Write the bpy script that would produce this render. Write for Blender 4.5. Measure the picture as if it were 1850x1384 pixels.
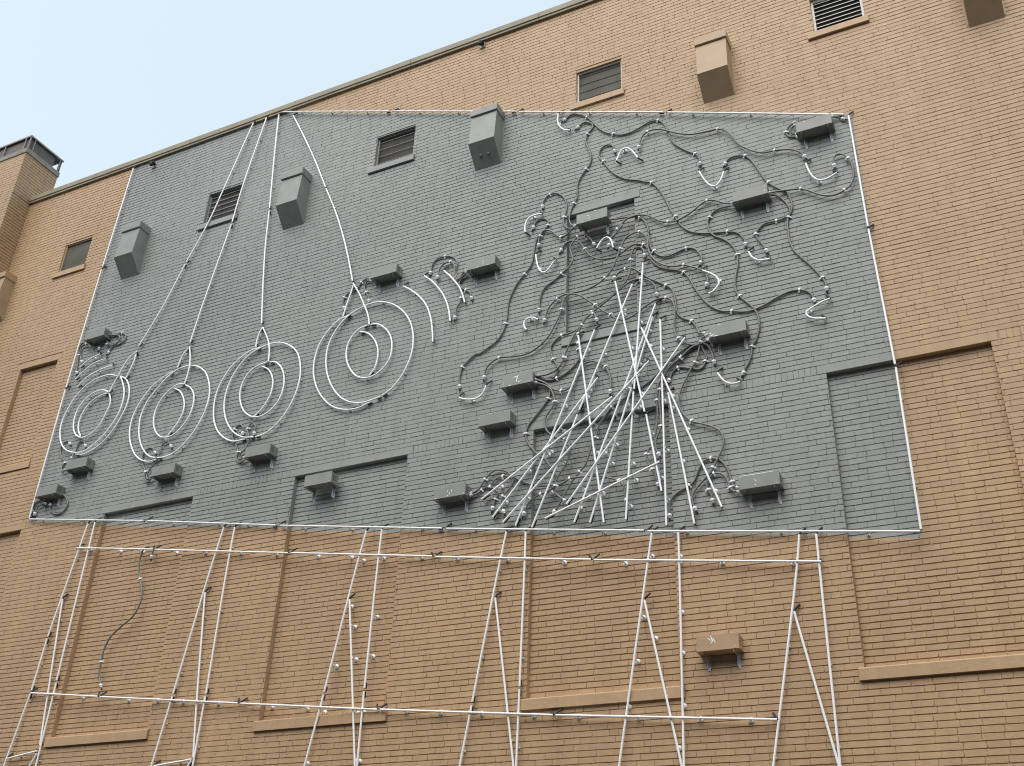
import bpy, math, random
import numpy as np
from mathutils import Vector, Matrix

# ------------------------------------------------------------------ camera
scene = bpy.context.scene
for o in list(bpy.data.objects): bpy.data.objects.remove(o)
COL = scene.collection
CAM = Vector((0.0, -11.0, 1.6))
cam_d = bpy.data.cameras.new('camera')
cam_d.sensor_width = 36.0
cam_d.lens = 36.0 * 1946.96 / 1850.0
cam_d.clip_end = 5000
cam = bpy.data.objects.new('camera', cam_d); COL.objects.link(cam)
A = ((0.8973039, 0.0346796, -0.44004891), (-0.19334018, -0.86531729, -0.46243439), (-0.39681897, 0.50002331, -0.76974762))
D3 = Matrix(((1, 0, 0), (0, -1, 0), (0, 0, -1)))
P3 = Matrix(((1, 0, 0), (0, 0, 1), (0, -1, 0)))
R3 = (D3 @ Matrix(A) @ P3).transposed()
cam.matrix_world = Matrix.Translation(CAM) @ R3.to_4x4()
scene.camera = cam
scene.cycles.filter_width = 1.1
scene.render.resolution_x, scene.render.resolution_y = 1024, 766

# ------------------------------------------------------------------ world and sun
SUN_EL, SUN_AZ = math.radians(56), math.radians(184)      # high, behind the viewer, veiled by thin cloud
world = bpy.data.worlds.new('World'); scene.world = world; world.use_nodes = True
wn = world.node_tree; wn.nodes.clear()
sky = wn.nodes.new('ShaderNodeTexSky'); sky.sky_type = 'NISHITA'; sky.sun_disc = False
sky.sun_elevation = SUN_EL; sky.sun_rotation = SUN_AZ
sky.air_density = 1.0; sky.dust_density = 4.0; sky.ozone_density = 1.0
bg1 = wn.nodes.new('ShaderNodeBackground'); bg1.inputs[1].default_value = 0.10
bg2 = wn.nodes.new('ShaderNodeBackground'); bg2.inputs[0].default_value = (0.88, 1.0, 1.02, 1); bg2.inputs[1].default_value = 0.70
add = wn.nodes.new('ShaderNodeAddShader'); wout = wn.nodes.new('ShaderNodeOutputWorld')
wn.links.new(sky.outputs[0], bg1.inputs[0]); wn.links.new(bg1.outputs[0], add.inputs[0])
wn.links.new(bg2.outputs[0], add.inputs[1]); wn.links.new(add.outputs[0], wout.inputs[0])
sun_d = bpy.data.lights.new('sun', 'SUN'); sun_d.energy = 2.25; sun_d.angle = math.radians(60); sun_d.color = (1.0, 0.96, 0.9)
sun = bpy.data.objects.new('sun', sun_d); COL.objects.link(sun)
sdir = Vector((math.sin(SUN_AZ) * math.cos(SUN_EL), math.cos(SUN_AZ) * math.cos(SUN_EL), math.sin(SUN_EL)))
sun.rotation_euler = (-sdir).to_track_quat('-Z', 'Y').to_euler()
vs = scene.view_settings
vs.view_transform = 'Standard'; vs.look = 'None'; vs.exposure = 0.0; vs.gamma = 1.0; vs.use_curve_mapping = False

RND = random.Random(7)
NPR = np.random.default_rng(11)

# ------------------------------------------------------------------ materials
def mat(name, color, rough=0.6, metal=0.0, spec=0.4, noise=0.0, nscale=8.0, bump=0.0, bscale=60.0, coat=0.0):
    m = bpy.data.materials.new(name); m.use_nodes = True
    nt = m.node_tree; b = nt.nodes['Principled BSDF']
    b.inputs['Roughness'].default_value = rough; b.inputs['Metallic'].default_value = metal
    b.inputs['Specular IOR Level'].default_value = spec; b.inputs['Coat Weight'].default_value = coat
    b.inputs['Base Color'].default_value = (*color, 1)
    geo = nt.nodes.new('ShaderNodeNewGeometry')
    if noise:
        n = nt.nodes.new('ShaderNodeTexNoise'); n.inputs['Scale'].default_value = nscale; n.inputs['Detail'].default_value = 6
        nt.links.new(geo.outputs['Position'], n.inputs['Vector'])
        mr = nt.nodes.new('ShaderNodeMapRange'); mr.inputs[1].default_value = 0.3; mr.inputs[2].default_value = 0.7
        mr.inputs[3].default_value = 1 - noise; mr.inputs[4].default_value = 1 + noise
        nt.links.new(n.outputs['Fac'], mr.inputs[0])
        mx = nt.nodes.new('ShaderNodeMix'); mx.data_type = 'RGBA'; mx.blend_type = 'MULTIPLY'; mx.inputs[0].default_value = 1
        mx.inputs[6].default_value = (*color, 1)
        nt.links.new(mr.outputs[0], mx.inputs[7]); nt.links.new(mx.outputs[2], b.inputs['Base Color'])
    if bump:
        n2 = nt.nodes.new('ShaderNodeTexNoise'); n2.inputs['Scale'].default_value = bscale; n2.inputs['Detail'].default_value = 4
        nt.links.new(geo.outputs['Position'], n2.inputs['Vector'])
        bp = nt.nodes.new('ShaderNodeBump'); bp.inputs['Strength'].default_value = bump; bp.inputs['Distance'].default_value = 0.01
        nt.links.new(n2.outputs['Fac'], bp.inputs['Height']); nt.links.new(bp.outputs[0], b.inputs['Normal'])
    return m

TAN = (0.452, 0.309, 0.182)
GREY = (0.280, 0.294, 0.281)

def wall_paint():
    """tan masonry paint with the big grey painted panel, laid out in metres on the wall"""
    m = bpy.data.materials.new('painted_brick'); m.use_nodes = True
    nt = m.node_tree; L = nt.links.new; b = nt.nodes['Principled BSDF']
    N = nt.nodes.new
    geo = N('ShaderNodeNewGeometry'); sep = N('ShaderNodeSeparateXYZ'); L(geo.outputs['Position'], sep.inputs[0])
    X, Z = sep.outputs[0], sep.outputs[2]
    def M(op, a, c=None, clamp=False):
        n = N('ShaderNodeMath'); n.operation = op; n.use_clamp = clamp
        for i, v in enumerate((a, c)):
            if v is None: continue
            if isinstance(v, (int, float)): n.inputs[i].default_value = v
            else: L(v, n.inputs[i])
        return n.outputs[0]
    def tex(scale, detail=5, vec=None, rough=0.55):
        n = N('ShaderNodeTexNoise'); n.inputs['Scale'].default_value = scale; n.inputs['Detail'].default_value = detail
        n.inputs['Roughness'].default_value = rough
        L(vec or geo.outputs['Position'], n.inputs['Vector']); return n.outputs['Fac']
    wob = M('MULTIPLY', M('SUBTRACT', tex(14), 0.5), 0.035)
    def step(v): return M('MULTIPLY', M('ADD', v, wob), 250.0, True)
    # bottom edge (slightly sagging brush line), top edge, left edge, right edge
    bow = M('MULTIPLY', M('MULTIPLY', M('ADD', X, 14.376), M('ADD', X, 0.895)), 0.0011)
    zb = M('ADD', M('ADD', M('MULTIPLY', M('ADD', X, 14.376), -0.16468), 8.105), bow)
    f1 = step(M('SUBTRACT', Z, zb))
    zt = M('ADD', M('MULTIPLY', M('ADD', X, 10.60), -0.39905), 15.55)
    f2 = step(M('SUBTRACT', zt, Z))
    xl = M('ADD', M('MULTIPLY', M('SUBTRACT', Z, 8.11), 0.0262), -14.376)
    f3 = step(M('SUBTRACT', X, xl))
    f4 = step(M('SUBTRACT', -0.912, X))
    mask = M('MULTIPLY', M('MULTIPLY', f1, f2), M('MULTIPLY', f3, f4))
    # slow variations of the paint, streaks of rain dirt, per-brick shade
    st = N('ShaderNodeMapping'); st.inputs['Scale'].default_value = (5.0, 5.0, 0.35); L(geo.outputs['Position'], st.inputs[0])
    streak = tex(1.6, 4, st.outputs[0])
    v = M('ADD', M('MULTIPLY', M('SUBTRACT', tex(0.55, 4), 0.5), 0.34), 1.0)
    v = M('MULTIPLY', v, M('ADD', M('MULTIPLY', M('SUBTRACT', streak, 0.5), 0.30), 1.0))
    st2 = N('ShaderNodeMapping'); st2.inputs['Scale'].default_value = (11.0, 11.0, 0.45); L(geo.outputs['Position'], st2.inputs[0])
    drip = M('MULTIPLY', M('SUBTRACT', tex(1.3, 3, st2.outputs[0]), 0.60), 5.0, True)
    v = M('MULTIPLY', v, M('SUBTRACT', 1.0, M('MULTIPLY', drip, M('MULTIPLY', tex(0.7, 2), 0.22))))
    v = M('MULTIPLY', v, M('ADD', M('MULTIPLY', M('SUBTRACT', tex(30, 4), 0.5), 0.16), 1.0))
    v = M('MULTIPLY', v, M('ADD', M('MULTIPLY', geo.outputs['Random Per Island'], 0.05), 0.975))
    c1 = N('ShaderNodeMix'); c1.data_type = 'RGBA'; c1.inputs[6].default_value = (*TAN, 1); c1.inputs[7].default_value = (*GREY, 1)
    L(mask, c1.inputs[0])
    # specks where the paint has chipped or splashed
    vo = N('ShaderNodeTexVoronoi'); vo.inputs['Scale'].default_value = 2.3; L(geo.outputs['Position'], vo.inputs['Vector'])
    sp = M('LESS_THAN', M('ADD', vo.outputs['Distance'], M('MULTIPLY', tex(40), 0.02)), 0.034)
    c2 = N('ShaderNodeMix'); c2.data_type = 'RGBA'; c2.blend_type = 'MULTIPLY'; c2.inputs[0].default_value = 1
    L(c1.outputs[2], c2.inputs[6]); L(v, c2.inputs[7])
    c3 = N('ShaderNodeMix'); c3.data_type = 'RGBA'; L(M('MULTIPLY', sp, 0.5), c3.inputs[0]); L(c2.outputs[2], c3.inputs[6])
    c3.inputs[7].default_value = (0.10, 0.07, 0.05, 1)
    L(c3.outputs[2], b.inputs['Base Color'])
    b.inputs['Roughness'].default_value = 0.52; b.inputs['Specular IOR Level'].default_value = 0.35
    bp = N('ShaderNodeBump'); bp.inputs['Strength'].default_value = 0.35; bp.inputs['Distance'].default_value = 0.006
    L(M('ADD', tex(70, 4), M('MULTIPLY', tex(18, 3), 1.2)), bp.inputs['Height']); L(bp.outputs[0], b.inputs['Normal'])
    return m

M_WALL = wall_paint()
M_GREY = mat('grey_metal_paint', (0.24, 0.252, 0.232), 0.45, noise=0.10, nscale=5, bump=0.08, bscale=25)
M_TAN = mat('tan_metal_paint', (0.41, 0.288, 0.177), 0.5, noise=0.08, nscale=5, bump=0.08, bscale=25)
M_TUBE = mat('white_neon_glass', (0.95, 0.96, 0.97), 0.15, spec=0.5, coat=0.6)
M_CON = mat('grey_flexible_conduit', (0.175, 0.18, 0.172), 0.4, metal=0.15, noise=0.12, nscale=12)
M_BLACK = mat('black_rubber', (0.012, 0.012, 0.013), 0.5)
M_CLIP = mat('white_plastic', (0.94, 0.95, 0.96), 0.3)
M_GALV = mat('galvanised_steel', (0.58, 0.60, 0.63), 0.45, metal=0.1, noise=0.15, nscale=30)
M_DARK = mat('dark_vent', (0.02, 0.02, 0.02), 0.7)
M_COPE = mat('weathered_coping', (0.27, 0.235, 0.165), 0.6, noise=0.14, nscale=3, bump=0.2, bscale=20)
M_LID = mat('dark_sheet_metal', (0.25, 0.225, 0.21), 0.5, metal=0.3, noise=0.2, nscale=6)
M_GUARD = mat('dark_guard_screen', (0.12, 0.108, 0.10), 0.6, noise=0.15, nscale=8)
M_CONC = mat('grey_concrete', (0.26, 0.235, 0.20), 0.85, noise=0.15, nscale=6, bump=0.3, bscale=40)
M_FRAME = mat('white_window_paint', (0.70, 0.70, 0.68), 0.5, noise=0.06)
M_SLAT = mat('grey_slat_paint', (0.30, 0.30, 0.29), 0.55)
M_PANE = mat('dusty_dark_glass', (0.035, 0.032, 0.027), 0.6, spec=0.2, noise=0.3, nscale=4)
M_SCREEN = mat('brown_insect_screen', (0.075, 0.070, 0.054), 0.7, noise=0.25, nscale=3)
M_MARK = mat('white_chalk_mark', (0.95, 0.95, 0.96), 0.7)
M_DRIP = mat('pale_ochre_drip', (0.42, 0.37, 0.25), 0.7, noise=0.2, nscale=30)
M_ROAD = mat('asphalt', (0.045, 0.045, 0.045), 0.9, noise=0.2, nscale=2, bump=0.4)
M_PAVE = mat('pavement_concrete', (0.09, 0.087, 0.08), 0.85, noise=0.12, nscale=3, bump=0.2)
M_ROOF = mat('roof_felt', (0.08, 0.08, 0.08), 0.9)

# ------------------------------------------------------------------ mesh helpers
def link(name, me, m, parent=None):
    o = bpy.data.objects.new(name, me); COL.objects.link(o)
    if m and not me.materials: me.materials.append(m)
    if parent: o.parent = parent
    return o
def tag(o, label=None, cat=None, group=None, kind=None):
    if label: o['label'] = label
    if cat: o['category'] = cat
    if group: o['group'] = group
    if kind: o['kind'] = kind
    return o
def empty(name, loc=(0, 0, 0)):
    o = bpy.data.objects.new(name, None); COL.objects.link(o); o.location = loc; o.empty_display_size = 0.1
    return o
class MB:
    def __init__(s): s.v = []; s.f = []
    def box(s, x0, x1, y0, y1, z0, z1, bev=0.0):
        n = len(s.v)
        if bev <= 0:
            for z in (z0, z1):
                s.v += [(x0, y0, z), (x1, y0, z), (x1, y1, z), (x0, y1, z)]
            s.f += [tuple(n + i for i in q) for q in ((0, 3, 2, 1), (4, 5, 6, 7), (0, 1, 5, 4), (1, 2, 6, 5), (2, 3, 7, 6), (3, 0, 4, 7))]
            return s
        c = ((x0 + x1) / 2, (y0 + y1) / 2, (z0 + z1) / 2); h = ((x1 - x0) / 2, (y1 - y0) / 2, (z1 - z0) / 2)
        idx = {}
        for sx in (-1, 1):
            for sy in (-1, 1):
                for sz in (-1, 1):
                    for ax in range(3):
                        p = [c[0] + sx * h[0], c[1] + sy * h[1], c[2] + sz * h[2]]
                        for a, sg in enumerate((sx, sy, sz)):
                            if a != ax: p[a] -= sg * bev
                        idx[(sx, sy, sz, ax)] = len(s.v); s.v.append(tuple(p))
        def F(*k): s.f.append(tuple(idx[q] for q in k))
        for a in range(3):
            b_, c_ = (a + 1) % 3, (a + 2) % 3
            for sg in (-1, 1):
                q = []
                for (u, w) in ((-1, -1), (1, -1), (1, 1), (-1, 1)):
                    t = [0, 0, 0]; t[a] = sg; t[b_] = u; t[c_] = w; q.append((*t, a))
                if sg < 0: q.reverse()
                F(*q)
            for u in (-1, 1):
                for w in (-1, 1):
                    def K(e, ax):
                        t = [0, 0, 0]; t[a] = e; t[b_] = u; t[c_] = w; return (*t, ax)
                    q = [K(-1, b_), K(1, b_), K(1, c_), K(-1, c_)]
                    if u * w < 0: q.reverse()
                    F(*q)
        for sx in (-1, 1):
            for sy in (-1, 1):
                for sz in (-1, 1):
                    q = [(sx, sy, sz, 0), (sx, sy, sz, 1), (sx, sy, sz, 2)]
                    if sx * sy * sz < 0: q.reverse()
                    F(*q)
        return s
    def tube(s, pts, r, sides=8, caps=True):
        P = [Vector(p) for p in pts]; n = len(s.v); k = len(P)
        up = None
        for i, p in enumerate(P):
            t = (P[min(i + 1, k - 1)] - P[max(i - 1, 0)]).normalized()
            if up is None:
                up = t.cross(Vector((0, 1, 0)))
                if up.length < 1e-3: up = t.cross(Vector((1, 0, 0)))
            up = (up - t * up.dot(t)).normalized(); bi = t.cross(up)
            rr = r[i] if isinstance(r, (list, tuple)) else r
            for j in range(sides):
                a = 2 * math.pi * j / sides
                s.v.append(tuple(p + up * (math.cos(a) * rr) + bi * (math.sin(a) * rr)))
        for i in range(k - 1):
            for j in range(sides):
                j2 = (j + 1) % sides
                s.f.append((n + i * sides + j, n + i * sides + j2, n + (i + 1) * sides + j2, n + (i + 1) * sides + j))
        if caps:
            for ring, rev in ((range(n, n + sides), True), (range(n + (k - 1) * sides, n + k * sides), False)):
                m = len(s.v); s.v += [s.v[q] for q in ring]                # caps keep their own points so shading stays crisp
                s.f.append(tuple(m + j for j in (reversed(range(sides)) if rev else range(sides))))
        return s
    def lathe(s, prof, axis=(0, -1, 0), at=(0, 0, 0), sides=8):
        """prof: (distance along axis, radius)"""
        a = Vector(axis).normalized(); return s.tube([Vector(at) + a * q[0] for q in prof], [max(q[1], 1e-4) for q in prof], sides)
    def prism(s, poly, x0, x1):
        """poly: (y, z) outline extruded along X"""
        n = len(s.v); k = len(poly)
        s.v += [(x0, y, z) for y, z in poly] + [(x1, y, z) for y, z in poly]
        s.f.append(tuple(range(n, n + k))); s.f.append(tuple(n + k + i for i in reversed(range(k))))
        for i in range(k):
            j = (i + 1) % k; s.f.append((n + i, n + k + i, n + k + j, n + j))
        return s
    def mesh(s, name, smooth=False):
        me = bpy.data.meshes.new(name); me.from_pydata(s.v, [], s.f)
        import bmesh
        bm = bmesh.new(); bm.from_mesh(me); bmesh.ops.recalc_face_normals(bm, faces=bm.faces); bm.to_mesh(me); bm.free()
        if smooth: me.polygons.foreach_set('use_smooth', [True] * len(me.polygons))
        me.update(); return me
    def build(s, name, m, parent=None, smooth=False): return link(name, s.mesh(name, smooth), m, parent)
def spline(pts, step=0.03):
    """Catmull-Rom through the points; straight pairs stay straight"""
    if len(pts) == 2: return [Vector(pts[0]), Vector(pts[1])], [0, 1]
    P = [Vector(p) for p in pts]; P = [P[0] * 2 - P[1]] + P + [P[-1] * 2 - P[-2]]
    out = []; keys = []
    for i in range(1, len(P) - 2):
        p0, p1, p2, p3 = P[i - 1:i + 3]; n = max(2, int((p2 - p1).length / step)); keys.append(len(out))
        d0 = max((p1 - p0).length, 1e-4) ** .5; d1 = max((p2 - p1).length, 1e-4) ** .5; d2 = max((p3 - p2).length, 1e-4) ** .5
        m1 = ((p1 - p0) / d0 - (p2 - p0) / (d0 + d1) + (p2 - p1) / d1) * d1
        m2 = ((p2 - p1) / d1 - (p3 - p1) / (d1 + d2) + (p3 - p2) / d2) * d1
        for q in range(n):
            t = q / n; t2 = t * t; t3 = t2 * t
            out.append(p1 * (2 * t3 - 3 * t2 + 1) + m1 * (t3 - 2 * t2 + t) + p2 * (-2 * t3 + 3 * t2) + m2 * (t3 - t2))
    keys.append(len(out)); out.append(P[-2]); return out, keys

# ------------------------------------------------------------------ layout surveyed on the wall, metres (x, z)
TUBES = [
 ('white tube edging the grey panel, left edge, topmost length', [(-14.095, 15.418), (-14.194, 13.089)], 'sf', 0.055, 'white border tubes round the grey panel', None),
 ('white tube edging the grey panel, left edge, middle length beside the leftmost hood', [(-14.203, 13.029), (-14.273, 10.55)], 'sf', 0.055, 'white border tubes round the grey panel', None),
 ('white tube edging the grey panel, left edge, bottom length beside the ring cluster', [(-14.278, 10.507), (-14.283, 8.127)], 'sf', 0.055, 'white border tubes round the grey panel', None),
 ('white tube edging the grey panel, top edge, length starting at the roof coping', [(-10.538, 15.49), (-8.175, 14.566)], 'sf', 0.055, 'white border tubes round the grey panel', None),
 ('white tube edging the grey panel, top edge, length running behind the tall grey hood', [(-8.073, 14.525), (-5.784, 13.611)], 'sf', 0.055, 'white border tubes round the grey panel', None),
 ('white tube edging the grey panel, top edge, third length from the roof coping', [(-5.706, 13.574), (-3.403, 12.656)], 'sf', 0.055, 'white border tubes round the grey panel', None),
 ('white tube edging the grey panel, top edge, rightmost length', [(-3.339, 12.625), (-1.006, 11.663)], 'sf', 0.055, 'white border tubes round the grey panel', None),
 ('white tube edging the grey panel, right edge, top length', [(-0.948, 11.621), (-0.934, 9.826)], 'sf', 0.055, 'white border tubes round the grey panel', None),
 ('white tube edging the grey panel, right edge, middle length', [(-0.933, 9.784), (-0.888, 7.888)], 'sf', 0.055, 'white border tubes round the grey panel', None),
 ('white tube edging the grey panel, right edge, bottom length over the blocked window', [(-0.886, 7.845), (-0.903, 5.935)], 'sf', 0.055, 'white border tubes round the grey panel', None),
 ('white tube edging the grey panel, bottom edge, leftmost length', [(-14.276, 8.106), (-11.754, 7.691)], 'sf', 0.055, 'white border tubes round the grey panel', None),
 ('white tube edging the grey panel, bottom edge, second length from the left', [(-11.663, 7.677), (-9.229, 7.237)], 'sf', 0.055, 'white border tubes round the grey panel', None),
 ('white tube edging the grey panel, bottom edge, middle length', [(-9.15, 7.221), (-6.559, 6.792)], 'sf', 0.055, 'white border tubes round the grey panel', None),
 ('white tube edging the grey panel, bottom edge, fourth length from the left', [(-6.493, 6.778), (-3.87, 6.362)], 'sf', 0.055, 'white border tubes round the grey panel', None),
 ('white tube edging the grey panel, bottom edge, rightmost length', [(-3.824, 6.348), (-0.917, 5.913)], 'sf', 0.055, 'white border tubes round the grey panel', None),
 ('upper white rail on tan brick just below the panel, leftmost length', [(-12.994, 7.429), (-11.414, 7.186)], 'ss', 0.068, 'horizontal tubes of the lower frame', None),
 ('upper white rail on tan brick just below the panel, second length from the left', [(-11.369, 7.175), (-8.926, 6.785)], 'ss', 0.068, 'horizontal tubes of the lower frame', None),
 ('upper white rail on tan brick just below the panel, middle length', [(-8.879, 6.779), (-6.658, 6.427)], 'ss', 0.068, 'horizontal tubes of the lower frame', None),
 ('upper white rail on tan brick just below the panel, fourth length from the left', [(-6.609, 6.413), (-4.515, 6.093)], 'ss', 0.068, 'horizontal tubes of the lower frame', None),
 ('upper white rail on tan brick just below the panel, rightmost length', [(-4.481, 6.085), (-1.924, 5.721)], 'ss', 0.068, 'horizontal tubes of the lower frame', None),
 ('lower white rail on tan brick near the sills, leftmost length', [(-13.201, 5.247), (-11.862, 5.093)], 'ss', 0.068, 'horizontal tubes of the lower frame', None),
 ('lower white rail on tan brick near the sills, second length from the left', [(-11.819, 5.086), (-9.38, 4.818)], 'ss', 0.068, 'horizontal tubes of the lower frame', None),
 ('lower white rail on tan brick near the sills, middle length', [(-9.335, 4.811), (-7.255, 4.585)], 'ss', 0.068, 'horizontal tubes of the lower frame', None),
 ('lower white rail on tan brick near the sills, fourth length from the left', [(-7.216, 4.583), (-4.969, 4.362)], 'ss', 0.068, 'horizontal tubes of the lower frame', None),
 ('lower white rail on tan brick near the sills, rightmost length', [(-4.936, 4.359), (-2.528, 4.148)], 'ss', 0.068, 'horizontal tubes of the lower frame', None),
 ('white neon tube, slanting left leg of the leftmost leg pair, upper length', [(-12.913, 7.822), (-13.032, 6.995), (-13.165, 6.072)], 'sf', 0.055, 'leg tubes of the lower frame', None),
 ('white neon tube, slanting left leg of the leftmost leg pair, lower length', [(-13.17, 6.04), (-13.219, 5.291)], 'ff', 0.055, 'leg tubes of the lower frame', None),
 ('white neon tube, slanting left leg of the leftmost leg pair, lowest length', [(-13.225, 5.244), (-13.41, 4.099)], 'ff', 0.055, 'leg tubes of the lower frame', None),
 ('white neon tube, upright right leg of the leftmost leg pair, upper length', [(-12.767, 7.824), (-12.767, 6.961), (-12.758, 5.396)], 'sf', 0.055, 'leg tubes of the lower frame', None),
 ('white neon tube, upright right leg of the leftmost leg pair, lower length', [(-12.755, 5.356), (-12.756, 4.047)], 'ff', 0.055, 'leg tubes of the lower frame', None),
 ('white neon tube, inner brace rising to a black tip in the leftmost leg pair', [(-13.068, 6.639), (-12.789, 4.505)], 'sf', 0.045, 'leg tubes of the lower frame', None),
 ('white neon tube, slanting left leg of the second leg pair, upper length', [(-10.157, 7.348), (-10.278, 6.642), (-10.516, 5.032)], 'sf', 0.055, 'leg tubes of the lower frame', None),
 ('white neon tube, slanting left leg of the second leg pair, lower length', [(-10.52, 4.996), (-10.673, 3.979)], 'ff', 0.055, 'leg tubes of the lower frame', None),
 ('white neon tube, upright right leg of the second leg pair, upper length', [(-9.958, 7.318), (-9.966, 6.602), (-9.949, 4.988)], 'sf', 0.055, 'leg tubes of the lower frame', None),
 ('white neon tube, upright right leg of the second leg pair, lower length', [(-9.953, 4.952), (-9.963, 3.947)], 'ff', 0.055, 'leg tubes of the lower frame', None),
 ('white neon tube, inner brace rising to a black tip in the second leg pair', [(-10.294, 6.407), (-10.097, 4.924), (-9.987, 4.192)], 'sf', 0.045, 'leg tubes of the lower frame', None),
 ('white neon tube, slanting left leg of the third leg pair, upper length', [(-7.704, 6.929), (-7.818, 6.327), (-8.068, 4.861)], 'sf', 0.055, 'leg tubes of the lower frame', None),
 ('white neon tube, slanting left leg of the third leg pair, lower length', [(-8.072, 4.828), (-8.25, 3.865)], 'ff', 0.055, 'leg tubes of the lower frame', None),
 ('white neon tube, upright right leg of the third leg pair, upper length', [(-7.462, 6.916), (-7.474, 6.283), (-7.48, 4.861)], 'sf', 0.055, 'leg tubes of the lower frame', None),
 ('white neon tube, upright right leg of the third leg pair, lower length', [(-7.483, 4.821), (-7.471, 3.823)], 'ff', 0.055, 'leg tubes of the lower frame', None),
 ('white neon tube, inner brace rising to a black tip in the third leg pair', [(-7.855, 6.018), (-7.473, 3.736)], 'sf', 0.045, 'leg tubes of the lower frame', None),
 ('white neon tube, slanting left leg of the fourth leg pair, upper length', [(-5.638, 6.61), (-5.74, 6.06), (-5.988, 4.584)], 'sf', 0.055, 'leg tubes of the lower frame', None),
 ('white neon tube, slanting left leg of the fourth leg pair, lower length', [(-5.994, 4.547), (-6.122, 3.785)], 'ff', 0.055, 'leg tubes of the lower frame', None),
 ('white neon tube, upright right leg of the fourth leg pair, upper length', [(-5.375, 6.571), (-5.377, 6.124), (-5.393, 4.712)], 'sf', 0.055, 'leg tubes of the lower frame', None),
 ('white neon tube, upright right leg of the fourth leg pair, lower length', [(-5.394, 4.678), (-5.406, 3.726)], 'ff', 0.055, 'leg tubes of the lower frame', None),
 ('white neon tube, inner brace rising to a black tip in the fourth leg pair', [(-5.757, 5.79), (-5.702, 5.461), (-5.416, 3.694)], 'sf', 0.045, 'leg tubes of the lower frame', None),
 ('white neon tube, slanting left leg of the fifth leg pair', [(-3.774, 6.317), (-3.843, 5.921), (-4.267, 3.482)], 'sf', 0.055, 'leg tubes of the lower frame', None),
 ('white neon tube, upright right leg of the fifth leg pair', [(-3.461, 6.277), (-3.467, 5.872), (-3.52, 3.453)], 'sf', 0.055, 'leg tubes of the lower frame', None),
 ('white neon tube, inner brace rising to a black tip in the fifth leg pair', [(-3.89, 5.544), (-3.501, 3.567)], 'sf', 0.045, 'leg tubes of the lower frame', None),
 ('white neon tube, slanting left leg of the rightmost leg pair', [(-2.125, 6.054), (-2.184, 5.702), (-2.67, 3.421)], 'sf', 0.055, 'leg tubes of the lower frame', None),
 ('white neon tube, upright right leg of the rightmost leg pair', [(-1.948, 6.036), (-1.952, 5.671), (-1.972, 3.394)], 'sf', 0.055, 'leg tubes of the lower frame', None),
 ('white neon tube, inner brace rising to a black tip in the rightmost leg pair', [(-2.262, 5.23), (-1.953, 3.514)], 'sf', 0.045, 'leg tubes of the lower frame', None),
 ('short white neon rung tying the feet of the leftmost leg pair', [(-13.363, 4.351), (-12.802, 4.422)], 'sf', 0.055, '', None),
 ('short white neon stub below the rung of the leftmost leg pair', [(-12.792, 4.392), (-12.876, 4.227), (-12.898, 4.185)], 'ff', 0.055, '', None),
 ('short white neon rung tying the feet of the second leg pair', [(-10.605, 4.113), (-10.002, 4.164)], 'sf', 0.055, '', None),
 ('short white neon stub below the rung of the second leg pair', [(-9.998, 4.147), (-10.04, 4.085), (-10.062, 4.053)], 'ff', 0.055, '', None),
 ('upper length of the leftmost pendulum string, crossing the barred window', [(-11.2, 15.478), (-11.574, 14.083), (-11.793, 13.308), (-12.093, 12.572)], 'sf', 0.055, 'pendulum strings', None),
 ('lower length of the leftmost pendulum string', [(-12.106, 12.535), (-12.431, 11.668), (-12.752, 11.022)], 'ff', 0.055, 'pendulum strings', None),
 ('upper length of the second pendulum string, skirting the barred window', [(-10.903, 15.484), (-11.137, 13.995), (-11.217, 13.18)], 'sf', 0.055, 'pendulum strings', None),
 ('lower length of the second pendulum string', [(-11.222, 13.133), (-11.506, 11.423), (-11.59, 10.802)], 'ff', 0.055, 'pendulum strings', None),
 ('upper length of the third pendulum string, left of a grey hood', [(-10.62, 15.445), (-10.542, 14.473), (-10.423, 13.224)], 'sf', 0.055, 'pendulum strings', None),
 ('lower length of the third pendulum string', [(-10.419, 13.169), (-10.35, 12.321), (-10.23, 11.407), (-10.137, 10.807)], 'ff', 0.055, 'pendulum strings', None),
 ('upper length of the rightmost, curved pendulum string', [(-10.274, 15.291), (-9.938, 14.665), (-9.585, 13.958), (-9.283, 13.293)], 'sf', 0.055, 'pendulum strings', None),
 ('lower length of the rightmost, curved pendulum string', [(-9.266, 13.259), (-8.991, 12.669), (-8.778, 12.133), (-8.598, 11.597), (-8.468, 11.153)], 'ff', 0.055, 'pendulum strings', None),
 ('leftmost pendulum: longer yoke arm reaching the inner ring', [(-12.757, 10.903), (-12.893, 10.817), (-12.986, 10.674), (-13.065, 10.481), (-13.128, 10.333), (-13.166, 10.208)], 'ff', 0.065, 'yoke tubes between pendulum strings and rings', None),
 ('leftmost pendulum: short right yoke arm', [(-12.778, 10.929), (-12.783, 10.752), (-12.819, 10.597), (-12.876, 10.424)], 'ff', 0.05, 'yoke tubes between pendulum strings and rings', None),
 ('second pendulum: short left yoke arm', [(-11.601, 10.698), (-11.685, 10.608), (-11.73, 10.481), (-11.752, 10.368)], 'ff', 0.05, 'yoke tubes between pendulum strings and rings', None),
 ('second pendulum: longer yoke arm reaching the inner ring', [(-11.57, 10.71), (-11.511, 10.512), (-11.479, 10.323), (-11.486, 10.146), (-11.504, 9.995)], 'ff', 0.065, 'yoke tubes between pendulum strings and rings', None),
 ('third pendulum: short left yoke arm', [(-10.111, 10.722), (-10.159, 10.599), (-10.176, 10.469), (-10.172, 10.375)], 'ff', 0.05, 'yoke tubes between pendulum strings and rings', None),
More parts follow.
